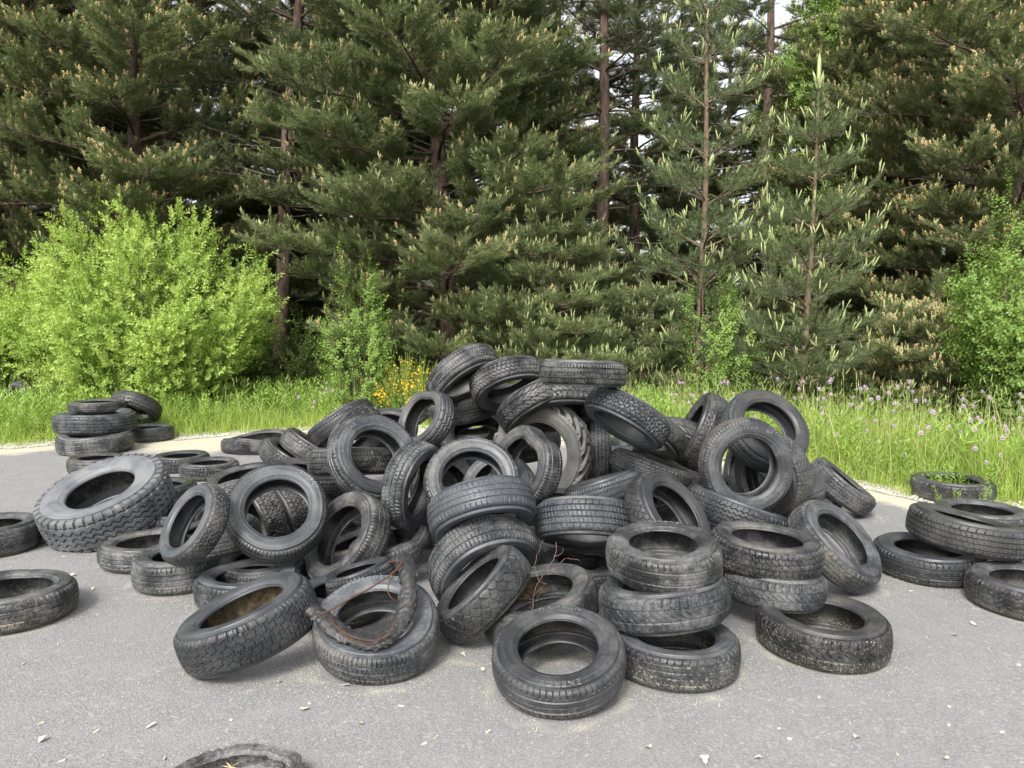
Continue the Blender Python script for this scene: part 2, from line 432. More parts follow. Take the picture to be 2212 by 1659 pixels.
def build_tyre(root, R, w, rin, kind, detail, seed, ex):
    """children of root: tread, two sidewalls, inner liner (+ raised lettering under the wall that faces +z)"""
    rng = np.random.default_rng(seed)
    nu = {3: 520, 2: 340, 1: 220}[detail]
    ns = {3: 56, 2: 38, 1: 24}[detail]
    if kind in ('truck', 'lug'): nu, ns = 640, 64
    h = R - rin
    tw = w * ex.get('tw', 0.80)
    sh = min(0.035, 0.24 * h) if kind not in ('truck', 'lug') else (0.30 if kind == 'truck' else 0.50) * h
    a = (np.arange(nu) / nu)[:, None]
    nside = max(4, ns // 6)
    s_mid = np.linspace(-1, 1, ns)
    s_sh = 1 + np.linspace(0, 1, nside + 1)[1:] * 0.35
    s = np.concatenate([-s_sh[::-1], s_mid, s_sh])[None, :]
    q = np.clip((np.abs(s) - 1) / 0.35, 0, 1)            # 0 on the tread, 1 at the foot of the shoulder
    edge = np.clip((np.abs(s) - 0.80) / 0.20, 0, 1)
    r0 = R - 0.010 * (s.clip(-1, 1)) ** 2 - 0.007 * edge ** 2 - np.where(q > 0, 0, 0)
    r_edge = R - 0.017
    r0 = np.where(np.abs(s) > 1, r_edge + (R - sh - r_edge) * q, r0)
    z0 = np.where(np.abs(s) > 1, np.sign(s) * (tw / 2) * (1 + 0.045 * np.sin(q * PI / 2)), s * tw / 2)
    g = groove(kind, a, s, tw, R, rng) * (1 - sm((q - 0.45) / 0.5))
    wear = ex.get('wear', rng.uniform(0.38, 0.80))
    dep = DEPTH.get(kind, 0.009) * (wear if kind not in ('truck', 'lug') else 1.0)
    rough_n = 0.0008 * (rng.random((nu, s.shape[1])) - 0.5)
    side_push = np.where(np.abs(s) > 1, np.sign(s) * dep * 0.7, 0)
    rr = r0 - dep * g * np.where(np.abs(s) > 1, 0.6, 1.0) + rough_n * (q < 1)
    zz = z0 - side_push * g * (q < 1)
    an = a * 2 * PI
    tv = np.stack([rr * np.cos(an), rr * np.sin(an), zz + 0 * an], -1)
    col_r, col_z = r0[0, -1], z0[0, -1]
    # sidewalls
    nu2 = nu // 2 if nu % 2 == 0 else nu
    prof = side_profile(R, w, rin, tw, sh)
    prof[0] = (col_r, col_z)
    rr_ = prof[:, 0]
    def bump_at(r, c, wd, hh): return hh * np.exp(-((r - c) / wd) ** 2)
    prof[:, 1] += bump_at(rr_, R - 0.30 * h, 0.004, 0.0022) + bump_at(rr_, rin + 0.20 * h, 0.004, 0.003) + bump_at(rr_, R - 0.42 * h, 0.003, -0.0015)
    bead = np.array([(rin + 0.035 * h, 0.405 * w), (rin + 0.008, 0.40 * w), (rin + 0.001, 0.385 * w), (rin, 0.36 * w), (rin + 0.003, 0.335 * w),
                     (rin + 0.012, 0.325 * w), (rin + 0.03, 0.355 * w)])
    inner = smooth_chain([(rin + 0.03, 0.355 * w), (rin + 0.45 * h, 0.455 * w), (R - 0.28 * h, 0.44 * w), (R - 0.034, 0.5 * tw * 0.9)], 4)[1:]
    P = np.vstack([prof, bead, inner])
    ang = (np.arange(nu2) / nu2 * 2 * PI)[:, None]
    kids = []
    mt = M[ex.get('mat', 'tread')]; ms = M[ex.get('smat', 'side')] ; ml = M['liner']
    def out(name, v, f, mat, smooth, parent, attrs=None):
        me = mk_mesh(name, warp(v, ex, np.random.default_rng(seed + 5)), f, mat, None, smooth, attrs)
        o = mk_obj(name, me, parent); o.color = root.color
        kids.append(o); return o
    na = tv.shape[1]
    keep = None
    F = grid_faces(nu, na)
    gap = ex.get('gap')                                  # (from, to) degrees missing: torn tyre
    def cut(Fq, n, m, jag):
        if gap is None: return Fq
        i = Fq[:, 0] // m; deg = i * 360.0 / n + jag[(Fq[:, 0] % m) % len(jag)]
        return Fq[~((deg % 360 > gap[0]) & (deg % 360 < gap[1]))]
    jag = np.random.default_rng(seed).uniform(-5, 5, 97)
    trd = out('tread', tv.reshape(-1, 3), cut(F, nu, na, jag), mt, False, root, {'groove': g.ravel()})
    for sg in (1, -1):
        v = np.stack([P[None, :, 0] * np.cos(ang), P[None, :, 0] * np.sin(ang), sg * P[None, :, 1] + 0 * ang], -1)
        Fs = grid_faces(nu2, len(P))
        if sg < 0: Fs = Fs[:, ::-1]
        sw = out('sidewall', v.reshape(-1, 3), cut(Fs, nu2, len(P), jag), ms, True, root, {'groove': np.zeros(v.shape[0] * v.shape[1])})
        if sg > 0 and ex.get('text'):
            for (txt, adeg, rf, size) in ex['text']:
                tvv, tf = text_geo(txt)
                rc = rin + rf * h
                zc = np.interp(rc + (tvv[:, 1] - 0.35) * size, prof[::-1, 0], prof[::-1, 1])
                an_ = rad(adeg) - tvv[:, 0] * size / rc
                rad_ = rc + (tvv[:, 1] - 0.35) * size
                vv = np.stack([rad_ * np.cos(an_), rad_ * np.sin(an_), zc + 0.0008 + tvv[:, 2] * 0.05], 1)
                lo = mk_obj('raised_lettering', mk_mesh('raised_lettering', warp(vv, ex, np.random.default_rng(seed + 5)), tf, M['letter'], None, False), sw); lo.color = root.color
    zi = P[-1, 1]; ri = P[-1, 0]
    sL = np.linspace(-1, 1, 7)
    lr = ri + (R - 0.022 - ri) * (1 - sL ** 4) * 0.8
    v = np.stack([lr[None] * np.cos(ang), lr[None] * np.sin(ang), (sL * zi)[None] + 0 * ang], -1)
    out('inner_liner', v.reshape(-1, 3), cut(grid_faces(nu2, 7)[:, ::-1], nu2, 7, jag), ml, True, root, {'groove': np.zeros(nu2 * 7)})
    return kids

def tyre_frame(u, v, S, th, ph, D, w):
    """position and rotation of a tyre from its place in the picture (th None: lying flat on the ground, ph = base height)"""
    if th is None:
        p = on_plane(u, v, w / 2 + (ph or 0))
        n = np.array([0, 0, 1.0])
        dep = np.dot(p - C0, FWD)
        D = S * dep / FV if D is None else D
    else:
        dep = FV * D / S
        p = C0 + ray(u, v) * dep
        d = norm(ray(u, v))
        r = norm(np.cross(d, UPV)); up = np.cross(r, d)
        t, f = rad(th), rad(ph)
        n = -d * math.cos(t) + math.sin(t) * (math.cos(f) * r + math.sin(f) * up)
    d = norm(ray(u, v)); r = norm(np.cross(d, UPV))
    x = r - n * np.dot(r, n)
    if np.linalg.norm(x) < 0.2:
        up = np.cross(r, d); x = up - n * np.dot(up, n)
    x = norm(x); y = np.cross(n, x)
    return p, np.stack([x, y, n], 1), D
# id, u, v, S (apparent diameter), theta, phi, D, width ratio, hole ratio, tread, extras, label
HEAP, LOOSE, VERGE = 'used tyres thrown on the heap', 'used tyres lying around the heap', 'used tyres dumped on the grassy verge'
TY = [
# ---- front row
('front', 1205, 1424, 288, 53, 91, .575, .30, .59, 'rib', dict(text=[('MICHELIN', 88, .62, .040), ('ENERGY', 272, .62, .040)]), 'foremost tyre of all, propped up towards the camera in front of the bare twig'),
('stack_low', 1461, 1405, 268, None, 0, None, .30, .60, 'rib2', dict(sand=.9), 'bottom tyre of the tall front stack, flat on the asphalt with pale cracked grooves'),
('stack_mid', 1433, 1292, 284, 74, 97, .64, .30, .60, 'wave', dict(dust=.8), 'wide middle tyre of the tall front stack with swept curving grooves'),
('stack_top', 1431, 1201, 257, 68, 90, .58, .30, .58, 'rib', dict(dust=.9, text=[('FIRESTONE', 95, .6, .036)]), 'top tyre of the tall front stack, its round hole open to the sky'),
('pair_top', 1654, 1189, 236, 74, 84, .60, .30, .62, 'zigb', dict(dust=.7), 'zigzag block tyre lying on top of the low pair right of the tall front stack'),
('pair_low', 1672, 1262, 222, 77, 86, .56, .30, .60, 'wave', dict(dust=.9), 'dusty lower tyre of the low pair right of the tall front stack'),
('flat_right', 1775, 1360, 278, None, 0, None, .29, .60, 'wave', dict(sand=.8), 'large tyre lying flat on the asphalt at the front right corner of the heap'),
('lean_right', 1804, 1176, 226, 67, 46, .64, .27, .60, 'rib2', dict(), 'narrow tyre leaning against the right side of the heap with its foot on the asphalt'),
('long_band', 1592, 1108, 236, 89, 67, .68, .27, .60, 'zig', dict(), 'ribbed tyre seen tread on, wedged under the large round tyre at right'),
('arch_right', 1446, 1118, 226, 60, 36, .60, .25, .60, 'hex', dict(), 'tyre with cracked looking tread arching up behind the tall front stack'),
('big_right', 1612, 1006, 208, 22, -22, .62, .28, .60, 'ladder', dict(dust=.5, text=[('GOODYEAR', 105, .55, .036), ('ULTRA', -22, .45, .030), ('GT', 62, .6, .03)]), 'large round tyre standing face on at right with raised letters along its top'),
('behind_big', 1664, 1032, 196, 48, 198, .62, .28, .60, 'zig', dict(), 'tyre standing directly behind the large face on tyre at the right'),
('upper_right', 1654, 927, 196, 54, 42, .60, .27, .62, 'rib', dict(), 'tyre leaning back at the upper right shoulder of the heap, grass showing through its hole'),
('tread_up', 1511, 934, 176, 76, 152, .60, .31, .60, 'wave', dict(), 'wide tyre standing on edge with flowing grooves, left of the upper right shoulder tyre'),
('small_arch', 1472, 968, 160, 52, 245, .60, .28, .60, 'chev', dict(), 'small dark tyre arch at the back between sliding zigzag tyre and standing tyre'),
('diag_zig', 1355, 902, 192, 74, 239, .60, .29, .62, 'snow', dict(), 'zigzag treaded tyre sliding down to the right from the summit of the heap'),
('diag_under', 1402, 930, 176, 74, 239, .60, .27, .60, 'bald', dict(), 'smooth tyre half hidden under the sliding zigzag tyre'),
('summit', 1259, 807, 188, 89, 86, .60, .29, .60, 'ladder', dict(dust=.8), 'topmost tyre of the heap, lying level on the summit'),
('summit_arch', 1203, 880, 192, 64, 268, .66, .30, .60, 'wave', dict(), 'arched tyre directly under the topmost tyre, resting on the grey tractor tyre'),
('summit_left', 1174, 864, 190, 66, 306, .60, .28, .60, 'chev', dict(), 'chevron treaded tyre squeezed left of the arched tyre below the summit'),
('ridge_mid', 1094, 832, 176, 62, 288, .58, .29, .60, 'zigb', dict(dust=.8), 'tyre arching over the ridge just left of the summit'),
('ridge_left', 1000, 814, 176, 69, 301, .58, .30, .60, 'ladder', dict(dust=.8), 'highest tyre on the left end of the ridge, tread turned to the sky'),
('ridge_dark', 1010, 868, 168, 78, 98, .60, .28, .60, 'rib', dict(), 'dark tyre lying beneath the left end of the ridge'),
('ridge_dark2', 1118, 868, 168, 78, 84, .60, .28, .60, 'rib', dict(), 'dark tyre lying under the arched ridge tyre'),
('summit_back', 1231, 812, 150, 76, 92, .62, .28, .60, 'rib2', dict(), 'tyre peeping out behind the topmost tyre'),
('upright', 1289, 975, 162, 87, 180, .60, .30, .60, 'rib2', dict(), 'tyre standing bolt upright edge on, right of the grey tractor tyre'),
('chev_small', 1372, 966, 150, 70, 300, .62, .28, .60, 'chev', dict(), 'chevron treaded tyre in the dark hollow under the sliding zigzag tyre'),
('worn_arch', 1441, 1010, 172, 85, 61, .60, .30, .60, 'bald', dict(), 'worn smooth tyre sloping down to the large face on tyre at the right'),
('zig_narrow', 1404, 1014, 186, 88, 71, .60, .24, .60, 'zig', dict(), 'narrow zigzag tyre sloping in front of the worn smooth one'),
('slope_up', 1303, 1058, 178, 87, 107, .60, .30, .60, 'ladder', dict(), 'scuffed tyre slanting up to the right beside the foot of the tractor tyre'),
('slope_under', 1370, 1100, 170, 70, 93, .60, .28, .60, 'rib', dict(), 'tyre lying under the slanting scuffed tyre behind the wide level one'),
('wide_level', 1265, 1130, 226, 80, 269, .62, .35, .60, 'rib2', dict(tint=.9, dust=.5), 'wide tyre lying level in the middle of the heap, left of the tall front stack'),
('blue_arch', 1040, 1106, 238, 70, 281, .62, .32, .60, 'rib', dict(tint=1., wear=.4, dust=.3), 'bluish black striped tyre arching in the centre of the heap'),
('torn_arch', 1046, 1216, 250, 58, 297, .68, .31, .62, 'ladder', dict(dust=.6), 'broad arched tyre with a ragged torn edge below the bluish black one'),
('leaf_tread', 1040, 1276, 238, 71, 132, .63, .31, .62, 'leaf', dict(dust=.4), 'tyre with leaf shaped tread cells leaning inside the torn arched tyre'),
('dirt_ring', 1160, 1310, 266, 58, 108, .62, .30, .62, 'bald', dict(dust=.7, sand=.5), 'tyre with earth inside it and a bare twig growing from its hole'),
('dark_mid', 1262, 1240, 212, 72, 92, .60, .28, .60, 'rib', dict(), 'dark tyre half hidden left of the tall front stack'),
('wire_tyre', 812, 1357, 280, 48, 94, .63, .29, .60, 'ladder', dict(tint=.6, dust=.8, text=[('VREDESTEIN', 82, .58, .040), ('SPRINT', 12, .56, .036), ('145 R 13 74 T', 128, .6, .030)]), 'front left tyre facing the camera, covered by torn rubber strip and rusty wire'),
('front_left', 548, 1347, 300, 75, 121, .63, .33, .60, 'snow', dict(tint=.3, sand=.4, oval=.02), 'tilted winter tyre at the front left, standing on its lower edge with brown dirt inside'),
('under_left', 537, 1266, 218, None, 0, None, .30, .60, 'block', dict(dust=.6), 'low tyre flat on the asphalt partly covered by the tilted winter tyre'),
('over_left', 562, 1230, 198, 75, 98, .60, .27, .62, 'ladder', dict(sand=.5, dust=.8), 'tyre lying below the face on tyre at the left, its lower wall caked with sand'),
('left_letters', 390, 1224, 198, None, 0, None, .34, .56, 'rib', dict(sand=.4, dust=.9, text=[('FIRESTONE', -62, .72, .034)]), 'dusty lettered tyre lying flat at left under the steeply leaning thin tyre'),
('left_lean', 419, 1132, 192, 65, 153, .56, .26, .64, 'hex', dict(), 'thin tyre leaning steeply at the left of the heap with small interlocking tread cells'),
('left_face', 601, 1107, 224, 27, 95, .62, .27, .60, 'ladder', dict(dust=.35, text=[('ENERGY', 42, .6, .036), ('MXT', 195, .6, .034)]), 'large round tyre standing face on at left, two treads showing through its hole'),
('in_hole_a', 574, 1118, 170, 76, 202, .60, .30, .60, 'snow', dict(sand=.4), 'left of the two tyres seen through the hole of the face on tyre'),
('in_hole_b', 628, 1112, 168, 76, 200, .62, .30, .60, 'snow', dict(sand=.4), 'right of the two tyres seen through the hole of the face on tyre'),
('oval_mid', 750, 1166, 218, 55, 150, .62, .30, .62, 'ladder', dict(dust=.8), 'oval looking tyre leaning in the lower left centre above the wire covered tyre'),
('collapsed', 846, 1182, 190, 76, 118, .60, .30, .66, 'block', dict(flat=.5, pinch=[(-20, 30, .22)], dust=.5), 'collapsed tyre with pinched lips in the lower centre of the heap'),
('crumpled', 772, 1254, 172, 80, 106, .44, .32, .60, 'block', dict(pinch=[(180, 40, .2)]), 'crumpled small tyre under the oval looking one'),
('pale_in', 770, 1196, 170, 78, 112, .60, .30, .60, 'bald', dict(dust=1.), 'pale scuffed tyre seen through the hole of the oval looking tyre'),
('under_wire', 738, 1296, 205, None, 0, None, .30, .60, 'block', dict(sand=.3), 'tyre flat on the ground behind the wire covered tyre and seen through its hole'),
('mid_left', 897, 1056, 194, 58, -14, .60, .29, .62, 'block', dict(), 'standing tyre turned to the right, directly left of the central face on tyre'),
('centre_face', 1019, 1042, 210, 24, 82, .61, .27, .62, 'snow', dict(dust=.7, text=[('PIRELLI', 82, .62, .032), ('P 2000', 162, .55, .03)]), 'tyre standing face on in the very centre, raised letters at its top'),
('in_centre', 1078, 1052, 168, 38, 122, .62, .28, .62, 'rib', dict(dust=.8), 'pale walled tyre seen through the right of the central tyre hole'),
('in_centre2', 962, 1062, 172, 40, 20, .62, .28, .60, 'rib', dict(), 'dark tyre seen through the left of the central tyre hole'),
('pinched', 1136, 1011, 190, 50, 166, .575, .29, .64, 'ladder', dict(pinch=[(48, 22, .16)], dust=.7), 'pinched tyre with a heart shaped hole in front of the tractor tyre'),
('tractor', 1172, 980, 226, 25, 195, .82, .27, .60, 'lug', dict(mat='tractor', smat='tractor', dust=.5, tw=.9), 'pale grey tractor tyre with bar lugs near the middle of the heap'),
('back_face', 1033, 942, 164, 42, 98, .60, .28, .60, 'rib', dict(dust=.8), 'grey walled tyre facing up left of the tractor tyre'),
('back_arch', 1012, 918, 150, 62, 270, .60, .28, .60, 'bald', dict(), 'back of a tyre showing over the grey walled one below the ridge'),
('squeezed', 919, 906, 150, 58, 151, .58, .29, .64, 'block', dict(pinch=[(60, 25, .14)]), 'squeezed tyre leaning left below the left end of the ridge'),
('left_good', 807, 991, 202, 32, 42, .61, .28, .58, 'rib', dict(dust=.6, sand=.2, text=[('GOODYEAR', 158, .58, .040)]), 'large tyre facing the camera upper left with bold raised letters down its left wall'),
('block_band', 764, 996, 196, 88, 90, .62, .29, .60, 'block', dict(dust=.6), 'level block treaded tyre running behind the hole of the upper left lettered tyre'),
('left_tilt', 672, 975, 140, 85, 55, .60, .29, .60, 'ladder', dict(dust=.7), 'small tyre sloping down at the left end of the level block treaded tyre'),
('left_chunky', 630, 994, 146, 76, 60, .60, .28, .60, 'snow', dict(), 'chunky treaded tyre at the far left of the upper heap'),
('left_back', 738, 918, 158, 82, 302, .58, .29, .60, 'ladder', dict(), 'tyre sloping up at the back left edge of the heap against the grass'),
('left_back2', 770, 942, 142, 60, 320, .58, .29, .60, 'block', dict(dust=.7), 'tyre arching in front of the sloping back left one'),
('left_back3', 834, 928, 138, 60, 92, .60, .28, .60, 'rib', dict(sand=.3), 'tyre with a dirty wall seen between the back left tyres and the squeezed one'),
('left_back4', 884, 902, 122, 80, 300, .60, .28, .60, 'snow', dict(), 'tread of a tyre peeping out behind the squeezed one'),
# ---- left of the heap
('truck', 230, 1084, 262, 62, 113, .90, .34, .52, 'truck', dict(mat='truck', smat='truck', dust=1., sand=.5, tw=.9), 'huge truck tyre with deep zigzag tread lying tilted at the left'),
('left_flat_a', 345, 1064, 152, None, 0, None, .28, .60, 'rib', dict(), 'tyre flat on the asphalt behind the right side of the huge truck tyre'),
('left_flat_b', 362, 1124, 176, None, 0, None, .28, .62, 'rib', dict(sand=.3), 'tyre lying between the huge truck tyre and the thin leaning tyre'),
('left_flat_c', 322, 1188, 196, None, 0, None, .25, .62, 'rib2', dict(sand=.5, dust=1.), 'dusty grey tyre lying flat in front of the huge truck tyre'),
('left_band', 466, 1162, 196, 80, 100, .60, .28, .60, 'rib2', dict(), 'ribbed tyre lying behind the thin leaning tyre at the left'),
('left_arch', 512, 1090, 172, 66, 282, .60, .28, .60, 'wave', dict(), 'tyre arching behind the left face on tyre'),
('left_arch2', 532, 1044, 168, 72, 104, .60, .27, .62, 'rib', dict(dust=.6), 'tyre tilted behind the left face on tyre, nearest to the two small flat tyres'),
('flat_near', 453, 1013, 124, None, 0, None, .27, .60, 'zigb', dict(sand=.3), 'right one of the two small tyres lying flat behind the heap on the left'),
('flat_far', 393, 997, 120, None, 0, None, .27, .60, 'zigb', dict(), 'left one of the two small tyres lying flat behind the heap on the left'),
('flat_hidden', 210, 1002, 120, None, 0, None, .28, .60, 'block', dict(), 'tyre flat on the asphalt just behind the huge truck tyre'),
('tri_low', 206, 955, 146, None, 0, None, .26, .62, 'chev', dict(sand=.3), 'bottom tyre of the three stacked by the verge on the left'),
('tri_mid', 206, 911, 153, None, .20, None, .27, .62, 'rib2', dict(tint=.8), 'wide middle tyre of the three stacked by the verge on the left'),
('tri_top', 210, 877, 111, None, .41, None, .20, .58, 'rib', dict(), 'small top tyre of the three stacked by the verge on the left'),
('verge_lean', 294, 880, 106, 68, 250, .68, .30, .60, 'chev', dict(), 'dark tyre leaning in the grass behind the stack of three'),
('verge_flat', 322, 935, 100, None, 0, None, .30, .60, 'rib', dict(), 'tyre lying in the weeds just right of the stack of three'),
('dished', 557, 957, 148, None, 0, None, .20, .74, 'bald', dict(dust=.8, saddle=.02), 'smooth flattened tyre lying alone at the edge of the gravel behind the heap'),
('verge_hidden_a', 50, 864, 82, 62, 200, .60, .30, .60, 'rib', dict(), 'tyre standing in the tall grass at the far left'),
('verge_hidden_b', 2, 904, 87, 72, 75, .60, .30, .60, 'rib', dict(), 'tyre sunk in the grass at the left edge of the photo'),
('left_cut', -16, 1156, 188, None, 0, None, .33, .60, 'chev', dict(dust=.6), 'tyre cut by the left edge of the photo, level with the huge truck tyre'),
('left_front', 28, 1297, 250, None, 0, None, .28, .62, 'rib', dict(dust=1., sand=.8, pinch=[(70, 20, .10)]), 'pale dusty tyre flat on asphalt at left edge, its hole bent out of round'),
('scrap', 498, 1732, 268, None, -.06, .56, .30, .76, 'bald', dict(squash=.35, rag=.05, sand=1., dust=1., gap=(200, 335)), 'torn half of a tyre with straw inside at the bottom edge of the photo'),
# ---- right of the heap
('weedy', 2056, 1054, 162, None, 0, None, .27, .62, 'zig', dict(sand=.4), 'tyre on the gravel edge at the right with weeds growing through it'),
('right_low', 2005, 1206, 226, None, 0, None, .26, .60, 'rib', dict(sand=.2), 'tyre flat on the asphalt at the right, carrying the slanting one'),
('right_slant', 2092, 1150, 250, 84, 78, .74, .27, .60, 'rib2', dict(), 'tyre slanting across two others at the right edge, tread towards the camera'),
('right_back', 2120, 1121, 190, None, 0, None, .27, .60, 'rib', dict(text=[('PNEU', -75, .5, .04)]), 'tyre lying flat behind the slanting one at the right edge'),
('right_cut', 2226, 1278, 246, None, 0, None, .27, .62, 'zig', dict(dust=.6), 'tyre cut by the right edge of the photo, nearest the camera on that side'),
('far_lean', 1817, 1051, 156, 84, 50, .60, .29, .60, 'zig', dict(), 'tyre leaning at the far right end of the heap with its foot on the asphalt'),
('far_under', 1733, 1084, 158, None, 0, None, .27, .60, 'rib', dict(), 'dark tyre flat on the ground beneath the far right leaning tyre'),
('far_mid', 1698, 1040, 170, 62, 72, .60, .29, .60, 'zigb', dict(), 'tyre wedged between the large face on tyre pair and the far right leaning tyre'),
('in_big', 1606, 1012, 150, 72, 170, .60, .30, .60, 'block', dict(), 'tyre standing inside the heap, seen through the hole of the large right face on tyre'),
# ---- buried tyres glimpsed through gaps
('fill_a', 700, 1120, 170, 75, 95, .60, .28, .60, 'rib', dict(dust=.2), 'dark tyre buried low, glimpsed between the left face on tyre and the oval looking one'),
('fill_b', 850, 1118, 170, 75, 88, .60, .28, .60, 'rib', dict(dust=.2), 'dark tyre buried under the upper left lettered tyre'),
('fill_c', 960, 1140, 190, 76, 90, .60, .28, .60, 'rib', dict(dust=.2), 'dark tyre buried behind the collapsed tyre'),
('fill_d', 1180, 1090, 170, 76, 92, .60, .28, .60, 'rib', dict(dust=.2), 'dark tyre buried beneath the tractor tyre'),
('fill_e', 1520, 1060, 170, 75, 90, .62, .28, .60, 'rib', dict(dust=.2), 'dark tyre buried between the cracked looking arch and the large right face on tyre'),
('fill_f', 1130, 940, 160, 70, 100, .62, .28, .60, 'rib', dict(dust=.2), 'dark tyre seen through the hole of the tractor tyre'),
('fill_g', 1320, 1000, 150, 76, 90, .62, .28, .60, 'rib', dict(dust=.2), 'dark tyre buried behind the upright edge on tyre'),
('fill_h', 930, 985, 150, 74, 90, .62, .28, .60, 'rib', dict(dust=.2), 'dark tyre buried below the squeezed leaning tyre'),
('fill_i', 1240, 1190, 185, 76, 90, .58, .28, .60, 'rib', dict(dust=.2), 'dark tyre buried under the wide level tyre'),
('fill_j', 1590, 1150, 175, 76, 90, .62, .28, .60, 'rib', dict(dust=.2), 'dark tyre buried behind the low pair right of the tall front stack'),
('fill_k', 705, 1058, 165, 74, 95, .62, .28, .60, 'rib', dict(dust=.2), 'dark tyre buried below the upper left lettered tyre, right of the left face on tyre'),
('fill_l', 650, 1046, 160, 72, 80, .62, .28, .60, 'rib2', dict(dust=.3), 'dark tyre buried behind the top of the left face on tyre'),
('fill_m', 985, 1000, 160, 72, 90, .62, .28, .60, 'rib', dict(dust=.2), 'dark tyre buried behind the grey walled tyre and the central face on one'),
('fill_n', 1225, 1070, 160, 76, 90, .62, .28, .60, 'rib2', dict(dust=.2), 'dark tyre buried right of the tractor tyre foot, above the wide level tyre'),
]
OVERRIDE = {}
